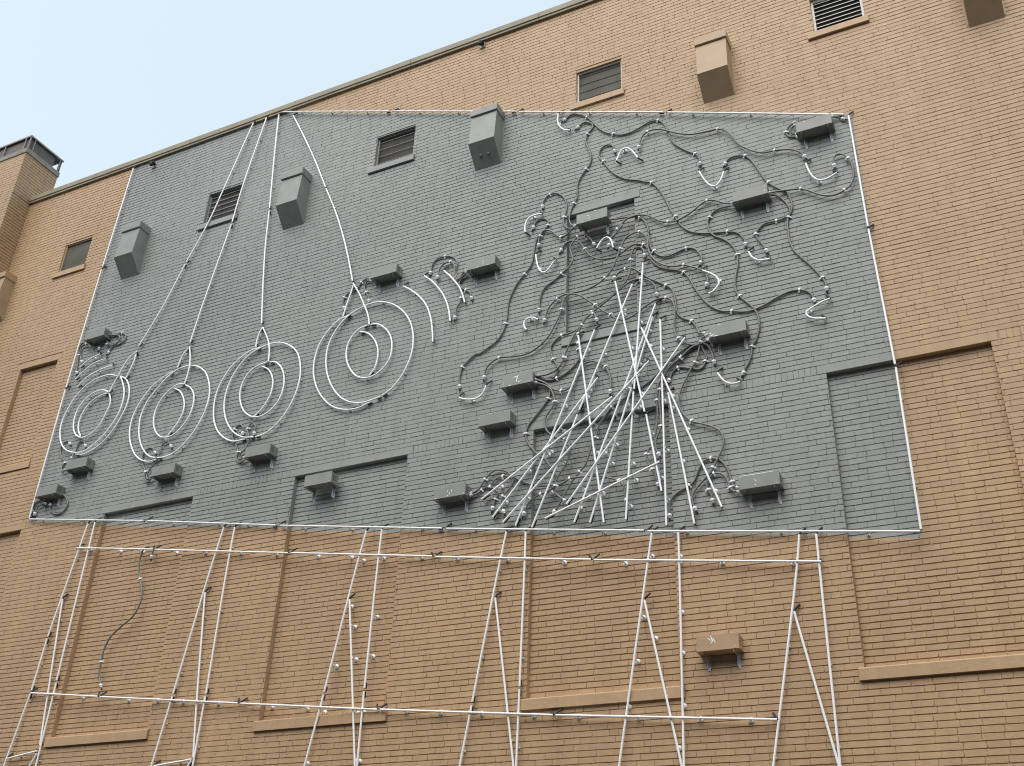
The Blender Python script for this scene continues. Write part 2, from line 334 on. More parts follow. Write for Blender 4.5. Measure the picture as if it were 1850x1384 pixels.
 ('third pendulum: longer yoke arm reaching the inner ring', [(-10.088, 10.707), (-9.978, 10.518), (-9.909, 10.368), (-9.87, 10.201), (-9.854, 10.026)], 'ff', 0.065, 'yoke tubes between pendulum strings and rings', None),
 ('rightmost pendulum: left yoke arm hanging from the curved string', [(-8.439, 11.084), (-8.471, 10.933), (-8.514, 10.758), (-8.562, 10.529)], 'ff', 0.05, 'yoke tubes between pendulum strings and rings', None),
 ('rightmost pendulum: longer yoke arm reaching the inner ring', [(-8.443, 11.095), (-8.311, 10.879), (-8.174, 10.605), (-8.085, 10.401), (-8.048, 10.238)], 'ff', 0.065, 'yoke tubes between pendulum strings and rings', None),
 ('leftmost bob: outer neon ring', [(-13.015, 10.483), (-12.94, 10.369), (-12.842, 10.163), (-12.815, 9.976), (-12.843, 9.758), (-12.941, 9.556), (-13.093, 9.366), (-13.287, 9.228), (-13.478, 9.166), (-13.673, 9.192), (-13.878, 9.285), (-14.023, 9.435), (-14.116, 9.633), (-14.145, 9.843), (-14.093, 10.063), (-13.996, 10.275), (-13.83, 10.45), (-13.641, 10.549), (-13.433, 10.585), (-13.269, 10.578), (-13.103, 10.517)], 'ff', 0.05, 'curved ring tubes of the pendulum bobs', None),
 ('leftmost bob: right crescent outside the outer ring', [(-13.017, 10.494), (-12.881, 10.407), (-12.769, 10.244), (-12.715, 10.05), (-12.723, 9.849), (-12.794, 9.641), (-12.912, 9.423), (-13.07, 9.257), (-13.274, 9.154), (-13.448, 9.122), (-13.617, 9.153)], 'ff', 0.04, 'curved ring tubes of the pendulum bobs', None),
 ('leftmost bob: inner neon ring', [(-13.183, 10.196), (-13.124, 10.088), (-13.102, 9.969), (-13.144, 9.797), (-13.22, 9.612), (-13.342, 9.492), (-13.486, 9.442), (-13.596, 9.453), (-13.73, 9.535), (-13.824, 9.677), (-13.86, 9.854), (-13.835, 10.032), (-13.722, 10.193), (-13.56, 10.286), (-13.403, 10.305), (-13.271, 10.269), (-13.21, 10.225)], 'ff', 0.05, 'curved ring tubes of the pendulum bobs', None),
 ('leftmost bob: crescent inside the inner ring', [(-13.23, 10.217), (-13.358, 10.212), (-13.505, 10.163), (-13.637, 10.065), (-13.721, 9.899), (-13.739, 9.744), (-13.693, 9.599), (-13.612, 9.487)], 'ff', 0.04, 'curved ring tubes of the pendulum bobs', None),
 ('second bob: left crescent outside the outer ring', [(-11.85, 10.321), (-12.035, 10.25), (-12.232, 10.125), (-12.385, 9.934), (-12.484, 9.732), (-12.521, 9.498), (-12.484, 9.273), (-12.387, 9.062), (-12.248, 8.878), (-12.094, 8.766), (-11.934, 8.716), (-11.789, 8.72)], 'ff', 0.04, 'curved ring tubes of the pendulum bobs', None),
 ('second bob: outer neon ring', [(-11.761, 8.741), (-11.59, 8.73), (-11.41, 8.779), (-11.231, 8.92), (-11.069, 9.137), (-10.966, 9.41), (-10.944, 9.683), (-11.012, 9.936), (-11.13, 10.139), (-11.28, 10.263), (-11.444, 10.333), (-11.597, 10.348), (-11.765, 10.319), (-11.94, 10.212), (-12.121, 10.028), (-12.268, 9.814), (-12.326, 9.563), (-12.29, 9.317), (-12.196, 9.085), (-12.044, 8.887), (-11.921, 8.794), (-11.799, 8.749)], 'ff', 0.05, 'curved ring tubes of the pendulum bobs', None),
 ('second bob: inner neon ring', [(-11.495, 9.983), (-11.366, 9.895), (-11.272, 9.754), (-11.242, 9.575), (-11.271, 9.389), (-11.374, 9.219), (-11.514, 9.1), (-11.678, 9.08), (-11.812, 9.127), (-11.948, 9.27), (-12.022, 9.457), (-12.023, 9.653), (-11.945, 9.834), (-11.824, 9.952), (-11.692, 10.022), (-11.594, 10.027), (-11.535, 10.005)], 'ff', 0.05, 'curved ring tubes of the pendulum bobs', None),
 ('second bob: crescent inside the inner ring', [(-11.741, 9.983), (-11.596, 9.896), (-11.485, 9.74), (-11.433, 9.578), (-11.446, 9.43), (-11.517, 9.274), (-11.647, 9.114)], 'ff', 0.04, 'curved ring tubes of the pendulum bobs', None),
 ('third bob: left crescent outside the outer ring', [(-10.092, 10.353), (-10.271, 10.338), (-10.451, 10.249), (-10.62, 10.104), (-10.748, 9.897), (-10.814, 9.679), (-10.809, 9.422), (-10.748, 9.184), (-10.636, 8.988), (-10.465, 8.832), (-10.284, 8.748), (-10.068, 8.743)], 'ff', 0.04, 'curved ring tubes of the pendulum bobs', None),
 ('third bob: outer neon ring', [(-9.867, 8.737), (-9.692, 8.76), (-9.504, 8.878), (-9.354, 9.064), (-9.242, 9.332), (-9.207, 9.596), (-9.244, 9.855), (-9.34, 10.082), (-9.5, 10.237), (-9.68, 10.334), (-9.85, 10.362), (-10.067, 10.336), (-10.275, 10.254), (-10.462, 10.062), (-10.578, 9.802), (-10.61, 9.527), (-10.554, 9.264), (-10.432, 9.04), (-10.275, 8.875), (-10.093, 8.774), (-9.905, 8.74)], 'ff', 0.05, 'curved ring tubes of the pendulum bobs', None),
 ('third bob: inner neon ring', [(-9.838, 10.023), (-9.729, 9.995), (-9.6, 9.875), (-9.514, 9.69), (-9.492, 9.485), (-9.548, 9.275), (-9.681, 9.132), (-9.831, 9.077), (-9.995, 9.099), (-10.151, 9.205), (-10.268, 9.379), (-10.325, 9.593), (-10.295, 9.79), (-10.187, 9.946), (-10.034, 10.014), (-9.888, 10.029)], 'ff', 0.05, 'curved ring tubes of the pendulum bobs', None),
 ('third bob: crescent inside the inner ring', [(-9.98, 9.976), (-9.856, 9.901), (-9.752, 9.75), (-9.713, 9.589), (-9.737, 9.395), (-9.838, 9.219), (-9.965, 9.11)], 'ff', 0.04, 'curved ring tubes of the pendulum bobs', None),
 ('rightmost bob: left crescent outside the outer ring', [(-8.439, 10.535), (-8.64, 10.483), (-8.804, 10.343), (-8.932, 10.143), (-8.987, 9.902), (-8.975, 9.648), (-8.882, 9.38), (-8.733, 9.154), (-8.531, 8.968), (-8.32, 8.877), (-8.097, 8.853), (-7.874, 8.911)], 'ff', 0.04, 'curved ring tubes of the pendulum bobs', None),
 ('rightmost bob: outer neon ring, largest of the rings', [(-7.69, 8.964), (-7.538, 9.054), (-7.39, 9.232), (-7.276, 9.514), (-7.26, 9.799), (-7.33, 10.088), (-7.475, 10.326), (-7.667, 10.505), (-7.879, 10.608), (-8.059, 10.631), (-8.26, 10.598), (-8.48, 10.5), (-8.66, 10.301), (-8.758, 10.069), (-8.768, 9.819), (-8.709, 9.557), (-8.568, 9.281), (-8.39, 9.075), (-8.202, 8.964), (-8.002, 8.921), (-7.811, 8.939), (-7.718, 8.956)], 'ff', 0.05, 'curved ring tubes of the pendulum bobs', None),
 ('rightmost bob: inner neon ring', [(-8.033, 10.241), (-7.936, 10.231), (-7.802, 10.146), (-7.672, 9.976), (-7.616, 9.789), (-7.629, 9.574), (-7.722, 9.427), (-7.858, 9.338), (-8.028, 9.329), (-8.185, 9.401), (-8.318, 9.565), (-8.399, 9.756), (-8.408, 9.958), (-8.34, 10.118), (-8.225, 10.216), (-8.089, 10.247)], 'ff', 0.05, 'curved ring tubes of the pendulum bobs', None),
 ('rightmost bob: crescent inside the inner ring', [(-8.218, 10.169), (-8.08, 10.114), (-7.951, 9.977), (-7.869, 9.808), (-7.849, 9.631), (-7.879, 9.469), (-7.953, 9.365)], 'ff', 0.04, 'curved ring tubes of the pendulum bobs', None),
 ('motion arc nearest the rightmost bob', [(-7.518, 10.789), (-7.357, 10.662), (-7.194, 10.489), (-7.068, 10.291), (-6.99, 10.071), (-6.949, 9.865), (-6.926, 9.666)], 'sf', 0.055, 'motion arcs beside the end bobs', None),
 ('middle motion arc right of the rightmost bob', [(-7.167, 10.875), (-7.021, 10.735), (-6.886, 10.557), (-6.79, 10.391), (-6.716, 10.197), (-6.663, 9.95)], 'sf', 0.055, 'motion arcs beside the end bobs', None),
 ('outermost motion arc, next to the transformer box right of the bobs', [(-6.839, 10.88), (-6.727, 10.751), (-6.633, 10.625), (-6.549, 10.494), (-6.499, 10.374), (-6.448, 10.21)], 'sf', 0.055, 'motion arcs beside the end bobs', None),
 ('shortest motion arc, nearest the small box at the left edge', [(-13.645, 11.074), (-13.816, 11.042), (-13.964, 10.98), (-14.059, 10.905)], 'sf', 0.055, 'motion arcs beside the end bobs', None),
 ('middle motion arc above the leftmost bob', [(-13.465, 10.935), (-13.642, 10.928), (-13.819, 10.874), (-13.959, 10.786), (-14.091, 10.672)], 'sf', 0.055, 'motion arcs beside the end bobs', None),
 ('motion arc closest above the leftmost bob', [(-13.262, 10.756), (-13.477, 10.746), (-13.656, 10.704), (-13.829, 10.636), (-13.992, 10.495)], 'sf', 0.055, 'motion arcs beside the end bobs', None),
 ('white glass rod: upper half of the tallest near-vertical rod with its tip highest of all', [(-3.768, 10.104), (-3.936, 8.231)], 'sF', 0.075, 'crossed straight tubes at the lower right of the panel', None),
 ('white glass rod: lower half of the tall near-vertical rod, ending eleventh from the left', [(-3.946, 8.197), (-4.079, 6.524)], 'sF', 0.07, 'crossed straight tubes at the lower right of the panel', None),
 ('white glass rod: upper half of the rod leaning right from a high tip', [(-4.158, 9.908), (-3.806, 7.881)], 'sF', 0.085, 'crossed straight tubes at the lower right of the panel', None),
 ('white glass rod: lower half of the rod leaning right, ending short above the bottom edge', [(-3.789, 7.842), (-3.632, 6.806)], 'sF', 0.08, 'crossed straight tubes at the lower right of the panel', None),
 ('white glass rod: upper half of the long rod leaning left from beside the highest tip', [(-3.927, 9.818), (-4.677, 8.098)], 'sF', 0.06, 'crossed straight tubes at the lower right of the panel', None),
 ('white glass rod: lower half of the long left-leaning rod, ending fifth from the left', [(-4.696, 8.036), (-5.289, 6.608)], 'sF', 0.065, 'crossed straight tubes at the lower right of the panel', None),
 ('white glass rod: flattest long rod, its foot farthest left beside the grey box', [(-4.225, 8.186), (-5.991, 7.093)], 'sF', 0.075, 'crossed straight tubes at the lower right of the panel', None),
 ('white glass rod: left-leaning rod with a thick black tip, foot second from the left', [(-4.425, 8.515), (-5.838, 6.829)], 'sF', 0.055, 'crossed straight tubes at the lower right of the panel', None),
 ('white glass rod: left-leaning rod, foot third from the left', [(-3.727, 8.583), (-5.677, 6.725)], 'sF', 0.085, 'crossed straight tubes at the lower right of the panel', None),
 ('white glass rod: left-leaning rod of the narrow V, foot fourth from the left', [(-4.465, 9.249), (-5.518, 6.674)], 'sF', 0.05, 'crossed straight tubes at the lower right of the panel', None),
 ('white glass rod: right-leaning rod forming the left arm of the narrow V', [(-4.692, 9.208), (-4.356, 6.531)], 'sF', 0.065, 'crossed straight tubes at the lower right of the panel', None),
 ('white glass rod: lowest rod, nearly level, crossing the feet of the others', [(-3.633, 7.175), (-5.101, 6.686)], 'sF', 0.095, 'crossed straight tubes at the lower right of the panel', None),
 ('white glass rod: left-leaning rod starting beside the box with many conduits', [(-3.248, 8.8), (-4.821, 6.827)], 'sF', 0.095, 'crossed straight tubes at the lower right of the panel', None),
 ('white glass rod: long left-leaning rod, foot eighth from the left', [(-3.623, 9.425), (-4.735, 6.591)], 'sF', 0.06, 'crossed straight tubes at the lower right of the panel', None),
 ('white glass rod: upper part of the rod hidden close behind a parallel left-leaning rod', [(-3.674, 9.252), (-3.968, 8.317)], 'sF', 0.045, 'crossed straight tubes at the lower right of the panel', None),
 ('white glass rod: lower part of a left-leaning rod, foot ninth from the left', [(-3.976, 8.281), (-4.537, 6.564)], 'sF', 0.05, 'crossed straight tubes at the lower right of the panel', None),
 ('white glass rod: straight upright rod on the right, foot near the panel bottom edge', [(-3.567, 9.161), (-3.592, 6.378)], 'sF', 0.07, 'crossed straight tubes at the lower right of the panel', None),
 ('white glass rod: longest right-leaning rod, foot farthest right', [(-3.817, 9.096), (-2.937, 6.494)], 'sF', 0.08, 'crossed straight tubes at the lower right of the panel', None),
 ('white glass rod: right-leaning rod, foot second from the right', [(-3.507, 8.096), (-3.269, 6.355)], 'sF', 0.055, 'crossed straight tubes at the lower right of the panel', None),
 ('white hook-shaped tube at the top, nearest the tall hood', [(-5.039, 13.267), (-5.051, 13.168), (-5.036, 13.059), (-4.985, 12.958), (-4.918, 12.891), (-4.843, 12.867)], 'ss', 0.055, 'short curved tubes scattered over the panel', None),
 ('white arched tube below the top edge', [(-4.121, 12.007), (-4.088, 12.09), (-4.041, 12.178), (-3.963, 12.187), (-3.903, 12.136), (-3.844, 12.029), (-3.804, 11.949)], 'ss', 0.055, 'short curved tubes scattered over the panel', None),
 ('white U-shaped tube under the upper conduits, left of the panel corner box', [(-2.94, 11.392), (-2.904, 11.29), (-2.847, 11.164), (-2.782, 11.084), (-2.728, 11.071), (-2.676, 11.122), (-2.637, 11.196), (-2.611, 11.275)], 'ss', 0.055, 'short curved tubes scattered over the panel', None),
 ('white long smile-shaped tube nearest the right edge, below the corner box', [(-1.551, 11.037), (-1.535, 10.937), (-1.497, 10.814), (-1.442, 10.728), (-1.382, 10.699), (-1.305, 10.706), (-1.246, 10.731), (-1.193, 10.752)], 'ss', 0.055, 'short curved tubes scattered over the panel', None),
 ('white quarter-curve tube left of the upper blocked window', [(-5.268, 11.425), (-5.365, 11.438), (-5.462, 11.423), (-5.517, 11.357), (-5.535, 11.27), (-5.527, 11.175)], 'ss', 0.055, 'short curved tubes scattered over the panel', None),
 ('white deep V-shaped tube beside the left jamb of the upper blocked window', [(-5.348, 10.726), (-5.332, 10.606), (-5.297, 10.473), (-5.241, 10.388), (-5.187, 10.381), (-5.126, 10.441), (-5.073, 10.512), (-5.038, 10.537)], 'ss', 0.055, 'short curved tubes scattered over the panel', None),
 ('white small arch inside the upper blocked window', [(-4.428, 10.554), (-4.382, 10.636), (-4.33, 10.689), (-4.277, 10.699), (-4.226, 10.648), (-4.205, 10.564), (-4.191, 10.495)], 'ss', 0.055, 'short curved tubes scattered over the panel', None),
 ('white small smile-shaped tube right of centre', [(-2.381, 9.883), (-2.346, 9.791), (-2.285, 9.728), (-2.204, 9.704), (-2.122, 9.7)], 'ss', 0.055, 'short curved tubes scattered over the panel', None),
 ('white right-pointing bow tube above the crossed rods', [(-2.986, 9.769), (-2.895, 9.705), (-2.814, 9.621), (-2.782, 9.541), (-2.806, 9.477), (-2.861, 9.422), (-2.927, 9.394)], 'ss', 0.055, 'short curved tubes scattered over the panel', None),
 ('white left-pointing bow tube near the right edge', [(-1.481, 8.927), (-1.562, 8.912), (-1.675, 8.867), (-1.757, 8.823), (-1.773, 8.79), (-1.75, 8.743), (-1.677, 8.699), (-1.558, 8.669)], 'ss', 0.055, 'short curved tubes scattered over the panel', None),
 ('white smile-shaped tube below the box with many conduits', [(-2.884, 8.233), (-2.841, 8.146), (-2.781, 8.075), (-2.704, 8.043), (-2.62, 8.051)], 'ss', 0.055, 'short curved tubes scattered over the panel', None),
 ('white smile-shaped tube left of the crossed rods', [(-6.435, 8.663), (-6.366, 8.623), (-6.272, 8.596), (-6.179, 8.587), (-6.103, 8.618), (-6.053, 8.685), (-6.031, 8.758)], 'ss', 0.055, 'short curved tubes scattered over the panel', None),
 ('white C-shaped tube left of the blocked window sill', [(-5.284, 9.619), (-5.354, 9.665), (-5.431, 9.68), (-5.483, 9.649), (-5.497, 9.595), (-5.48, 9.533), (-5.452, 9.498)], 'ss', 0.055, 'short curved tubes scattered over the panel', None),
]
CONDUITS = [
 ('grey conduit wandering from the top hook tube to the U-shaped tube', [(-4.933, 13.152), (-4.87, 13.19), (-4.786, 13.188), (-4.67, 13.121), (-4.588, 13.054), (-4.507, 12.935), (-4.41, 12.777), (-4.299, 12.645), (-4.181, 12.564), (-4.064, 12.506), (-3.924, 12.492), (-3.783, 12.526), (-3.674, 12.572), (-3.582, 12.585), (-3.498, 12.562), (-3.432, 12.498), (-3.39, 12.404), (-3.357, 12.286), (-3.325, 12.159), (-3.278, 12.047), (-3.178, 11.926), (-3.08, 11.825), (-2.997, 11.757), (-2.95, 11.686), (-2.929, 11.605), (-2.93, 11.573)], [4, 8, 14, 22], 'nn', 0.02),
 ('grey conduit hanging from the top hook tube down to the box in the blocked window', [(-4.719, 12.916), (-4.653, 12.962), (-4.588, 12.953), (-4.515, 12.898), (-4.491, 12.828), (-4.531, 12.764), (-4.58, 12.722), (-4.601, 12.65), (-4.601, 12.561), (-4.564, 12.429), (-4.527, 12.298), (-4.528, 12.182), (-4.564, 12.09), (-4.596, 12.053), (-4.659, 11.97), (-4.715, 11.875), (-4.738, 11.779), (-4.737, 11.648), (-4.745, 11.557), (-4.784, 11.487), (-4.83, 11.382), (-4.853, 11.279), (-4.852, 11.188), (-4.812, 11.094), (-4.735, 11.042)], [6, 13, 19], 'nb', 0.02),
 ('grey conduit from the upper arched tube down to the small smile-shaped tube', [(-4.162, 12.251), (-4.176, 12.324), (-4.239, 12.386), (-4.317, 12.386), (-4.381, 12.332), (-4.401, 12.242), (-4.374, 12.156), (-4.336, 12.103), (-4.274, 11.976), (-4.183, 11.831), (-4.062, 11.704), (-3.942, 11.626), (-3.823, 11.575), (-3.72, 11.512), (-3.632, 11.463), (-3.562, 11.375), (-3.493, 11.244), (-3.44, 11.102), (-3.389, 10.945), (-3.344, 10.826), (-3.317, 10.774), (-3.284, 10.677), (-3.239, 10.594), (-3.16, 10.493), (-3.052, 10.418), (-2.918, 10.367), (-2.784, 10.334), (-2.64, 10.305), (-2.533, 10.264), (-2.471, 10.203), (-2.462, 10.182), (-2.425, 10.108), (-2.42, 10.054)], [7, 14, 20, 27], 'nn', 0.02),
 ('grey conduit running along under the top edge to the long smile-shaped tube', [(-3.783, 12.167), (-3.766, 12.247), (-3.718, 12.344), (-3.648, 12.385), (-3.564, 12.391), (-3.474, 12.366), (-3.385, 12.313), (-3.298, 12.251), (-3.187, 12.177), (-3.101, 12.133), (-3.015, 12.096), (-2.885, 12.075), (-2.756, 12.063), (-2.656, 12.052), (-2.573, 12.011), (-2.507, 11.931), (-2.445, 11.815), (-2.384, 11.683), (-2.295, 11.578), (-2.192, 11.487), (-2.075, 11.417), (-1.928, 11.399), (-1.81, 11.373), (-1.708, 11.335), (-1.634, 11.281), (-1.581, 11.219), (-1.563, 11.177)], [3, 13, 21], 'nn', 0.045),
 ('grey conduit falling from the U-shaped tube along the right side to the left-pointing bow tube', [(-2.582, 11.444), (-2.559, 11.48), (-2.501, 11.513), (-2.417, 11.51), (-2.323, 11.472), (-2.26, 11.399), (-2.202, 11.272), (-2.146, 11.13), (-2.102, 11.011), (-2.056, 10.927), (-1.984, 10.834), (-1.888, 10.733), (-1.829, 10.663), (-1.8, 10.562), (-1.791, 10.452), (-1.813, 10.361), (-1.851, 10.292), (-1.871, 10.217), (-1.878, 10.075), (-1.875, 10.103), (-1.877, 10.001), (-1.867, 9.895), (-1.831, 9.762), (-1.762, 9.641), (-1.678, 9.517), (-1.598, 9.376), (-1.546, 9.273), (-1.512, 9.186), (-1.509, 9.118)], [4, 9, 16, 26], 'nn', 0.02),
 ('grey conduit curling from the right box round to the long smile-shaped tube', [(-2.055, 10.7), (-1.949, 10.71), (-1.846, 10.7), (-1.756, 10.686), (-1.662, 10.662), (-1.571, 10.606), (-1.478, 10.525), (-1.396, 10.468), (-1.3, 10.432), (-1.213, 10.435), (-1.135, 10.466), (-1.068, 10.508), (-1.02, 10.598), (-0.999, 10.722), (-1.008, 10.858), (-1.041, 10.945), (-1.094, 11.032), (-1.154, 11.054), (-1.203, 11.013), (-1.219, 10.951), (-1.216, 10.902)], [4, 10, 15], 'bn', 0.045),
 ('grey conduit dropping from the right box to the small smile-shaped tube', [(-2.063, 10.68), (-2.01, 10.683), (-1.948, 10.653), (-1.889, 10.575), (-1.846, 10.486), (-1.822, 10.396), (-1.847, 10.339), (-1.888, 10.304), (-1.942, 10.28), (-2.007, 10.277), (-2.084, 10.285), (-2.163, 10.278), (-2.225, 10.232), (-2.277, 10.156), (-2.258, 10.077), (-2.208, 9.968), (-2.174, 9.876)], [9, 13], 'bn', 0.02),
 ('grey conduit from the right box leftwards to the small arch', [(-2.524, 10.696), (-2.59, 10.726), (-2.668, 10.778), (-2.747, 10.838), (-2.827, 10.873), (-2.871, 10.876), (-2.954, 10.847), (-3.055, 10.777), (-3.156, 10.724), (-3.256, 10.688), (-3.308, 10.679), (-3.42, 10.698), (-3.505, 10.733), (-3.602, 10.816), (-3.687, 10.891), (-3.788, 10.937), (-3.875, 10.952), (-3.979, 10.938), (-4.054, 10.882), (-4.129, 10.801), (-4.205, 10.685), (-4.058, 10.851), (-4.133, 10.804), (-4.209, 10.706), (-4.24, 10.62), (-4.252, 10.58)], [5, 11, 19, 22], 'bn', 0.04),
 ('grey conduit from the blocked window box to the right-pointing bow tube, upper run', [(-4.239, 10.992), (-4.089, 10.988), (-3.956, 10.971), (-3.883, 10.948), (-3.817, 10.918), (-3.754, 10.845), (-3.713, 10.736), (-3.691, 10.609), (-3.699, 10.633), (-3.69, 10.482), (-3.67, 10.36), (-3.635, 10.295), (-3.556, 10.196), (-3.449, 10.153), (-3.34, 10.174), (-3.195, 10.205), (-3.09, 10.173), (-3.024, 10.079), (-2.994, 9.986), (-3.009, 9.936)], [4, 11, 15], 'bn', 0.02),
 ('grey conduit from the right box snaking down to the lower smile-shaped tube', [(-2.531, 10.676), (-2.624, 10.702), (-2.706, 10.711), (-2.789, 10.688), (-2.849, 10.614), (-2.882, 10.557), (-2.884, 10.474), (-2.857, 10.365), (-2.788, 10.269), (-2.735, 10.235), (-2.637, 10.141), (-2.575, 10.038), (-2.536, 9.912), (-2.541, 9.749), (-2.574, 9.616), (-2.594, 9.481), (-2.589, 9.359), (-2.553, 9.28), (-2.47, 9.169), (-2.396, 9.062), (-2.349, 8.943), (-2.342, 8.827), (-2.37, 8.683), (-2.419, 8.564), (-2.45, 8.525), (-2.471, 8.41), (-2.511, 8.309), (-2.556, 8.242), (-2.575, 8.199)], [4, 12, 17, 24], 'bn', 0.02),
 ('looped grey conduit from the quarter-curve tube to the blocked window box', [(-5.276, 11.603), (-5.274, 11.659), (-5.235, 11.731), (-5.162, 11.773), (-5.065, 11.763), (-4.968, 11.679), (-4.911, 11.557), (-4.902, 11.424), (-4.932, 11.286), (-4.947, 11.218), (-4.93, 11.14), (-4.867, 11.057), (-4.742, 11.012)], [3, 8], 'nb', 0.02),
 ('long grey conduit falling from the quarter-curve tube to the smile-shaped tube at lower left', [(-5.409, 11.265), (-5.387, 11.322), (-5.331, 11.369), (-5.251, 11.356), (-5.185, 11.295), (-5.184, 11.221), (-5.231, 11.171), (-5.293, 11.109), (-5.329, 11.095), (-5.366, 10.998), (-5.388, 10.896), (-5.4, 10.756), (-5.435, 10.589), (-5.526, 10.466), (-5.61, 10.377), (-5.685, 10.259), (-5.75, 10.104), (-5.776, 9.957), (-5.778, 9.805), (-5.797, 9.71), (-5.831, 9.585), (-5.919, 9.458), (-6.04, 9.381), (-6.194, 9.311), (-6.208, 9.325), (-6.316, 9.268), (-6.391, 9.196), (-6.433, 9.162), (-6.461, 9.058), (-6.471, 8.963), (-6.462, 8.873)], [5, 13, 19, 27], 'nn', 0.02),
 ('short wavy grey conduit from the deep V tube to the blocked window box', [(-5.317, 10.909), (-5.319, 10.982), (-5.297, 11.056), (-5.251, 11.124), (-5.179, 11.119), (-5.099, 11.058), (-5.035, 10.975), (-4.98, 10.931), (-4.91, 10.936), (-4.832, 10.983), (-4.74, 11.031)], [2, 7], 'nb', 0.035),
 ('long grey conduit swinging from the deep V tube to the left-pointing bow tube', [(-4.968, 10.724), (-4.938, 10.777), (-4.884, 10.823), (-4.815, 10.828), (-4.73, 10.793), (-4.668, 10.721), (-4.623, 10.629), (-4.577, 10.546), (-4.502, 10.454), (-4.398, 10.389), (-4.28, 10.363), (-4.162, 10.362), (-4.074, 10.403), (-4.032, 10.436), (-3.948, 10.477), (-3.881, 10.485), (-3.779, 10.441), (-3.716, 10.363), (-3.692, 10.258), (-3.659, 10.14), (-3.563, 10.016), (-3.457, 9.949), (-3.334, 9.897), (-3.248, 9.84), (-3.182, 9.739), (-3.12, 9.587), (-3.058, 9.448), (-2.98, 9.307), (-2.885, 9.192), (-2.772, 9.113), (-2.666, 9.085), (-2.529, 9.039), (-2.398, 9.033), (-2.249, 9.071), (-2.082, 9.142), (-1.935, 9.179), (-1.825, 9.168), (-1.734, 9.124), (-1.68, 9.042), (-1.672, 8.996)], [6, 16, 23, 30, 36], 'nn', 0.02),
 ('long grey conduit from the right-pointing bow to the lower-left smile tube', [(-2.942, 9.569), (-2.93, 9.623), (-2.951, 9.711), (-3.015, 9.802), (-3.116, 9.872), (-3.237, 9.939), (-3.343, 9.949), (-3.466, 9.995), (-3.572, 10.079), (-3.659, 10.202), (-3.701, 10.333), (-3.706, 10.466), (-3.74, 10.576), (-3.822, 10.657), (-3.926, 10.656), (-4.021, 10.607), (-4.09, 10.462), (-4.125, 10.379), (-4.171, 10.257), (-4.231, 10.14), (-4.319, 10.041), (-4.422, 9.978), (-4.554, 9.932), (-4.702, 9.923), (-4.807, 9.927), (-4.874, 9.895), (-4.925, 9.818), (-4.946, 9.708), (-4.982, 9.602), (-5.04, 9.487), (-5.127, 9.331), (-5.244, 9.216), (-5.391, 9.14), (-5.511, 9.12), (-5.663, 9.133), (-5.864, 9.156), (-5.968, 9.118), (-6.042, 9.047), (-6.069, 8.973), (-6.074, 8.918)], [5, 13, 16, 20, 27, 35], 'nn', 0.04),
 ('grey conduit from the small arch down the blocked window jamb to the C-shaped tube', [(-4.491, 10.685), (-4.524, 10.756), (-4.577, 10.826), (-4.653, 10.876), (-4.73, 10.873), (-4.791, 10.812), (-4.837, 10.729), (-4.82, 10.601), (-4.797, 10.49), (-4.849, 10.401), (-4.963, 10.31), (-5.076, 10.226), (-5.198, 10.158), (-5.258, 10.072), (-5.286, 9.961), (-5.29, 9.815)], [4, 10], 'nn', 0.02),
 ('grey conduit from the C-shaped tube over the sill to the box with many conduits', [(-5.192, 9.608), (-5.172, 9.701), (-5.121, 9.804), (-5.016, 9.892), (-4.912, 9.931), (-4.807, 9.918), (-4.687, 9.861), (-4.569, 9.755), (-4.467, 9.645), (-4.367, 9.538), (-4.253, 9.436), (-4.169, 9.35), (-4.071, 9.309), (-4.01, 9.315), (-3.9, 9.358), (-3.772, 9.436), (-3.663, 9.489), (-3.574, 9.505), (-3.494, 9.494), (-3.417, 9.442), (-3.378, 9.321), (-3.384, 9.182), (-3.399, 9.047), (-3.387, 8.926), (-3.356, 8.85), (-3.274, 8.763), (-3.192, 8.714), (-3.075, 8.704), (-2.958, 8.713)], [3, 8, 10, 18, 24], 'nb', 0.04),
 ('grey conduit from the high left rod tip to the conduit-crowded box', [(-4.182, 10.031), (-4.137, 10.085), (-4.042, 10.116), (-3.945, 10.106), (-3.837, 10.01), (-3.73, 9.894), (-3.607, 9.796), (-3.493, 9.702), (-3.416, 9.629), (-3.378, 9.495), (-3.367, 9.35), (-3.346, 9.224), (-3.281, 9.138), (-3.181, 9.072), (-3.118, 8.968), (-3.081, 8.861), (-3.008, 8.824)], [2, 7, 13], 'nb', 0.02),
 ('grey conduit from the highest rod tip to the box left of the rods', [(-3.765, 10.279), (-3.772, 10.347), (-3.826, 10.418), (-3.901, 10.419), (-3.94, 10.354), (-3.961, 10.251), (-3.963, 10.143), (-3.984, 10.02), (-4.042, 9.909), (-4.185, 9.793), (-4.301, 9.711), (-4.417, 9.645), (-4.512, 9.564), (-4.607, 9.484), (-4.679, 9.39), (-4.73, 9.339), (-4.81, 9.312), (-4.95, 9.299), (-5.045, 9.242), (-5.103, 9.161), (-5.101, 9.065), (-5.07, 8.964), (-5.023, 8.884), (-4.999, 8.801), (-5.02, 8.713), (-5.092, 8.668), (-5.209, 8.702), (-5.343, 8.748)], [5, 12, 17, 21], 'nb', 0.02),
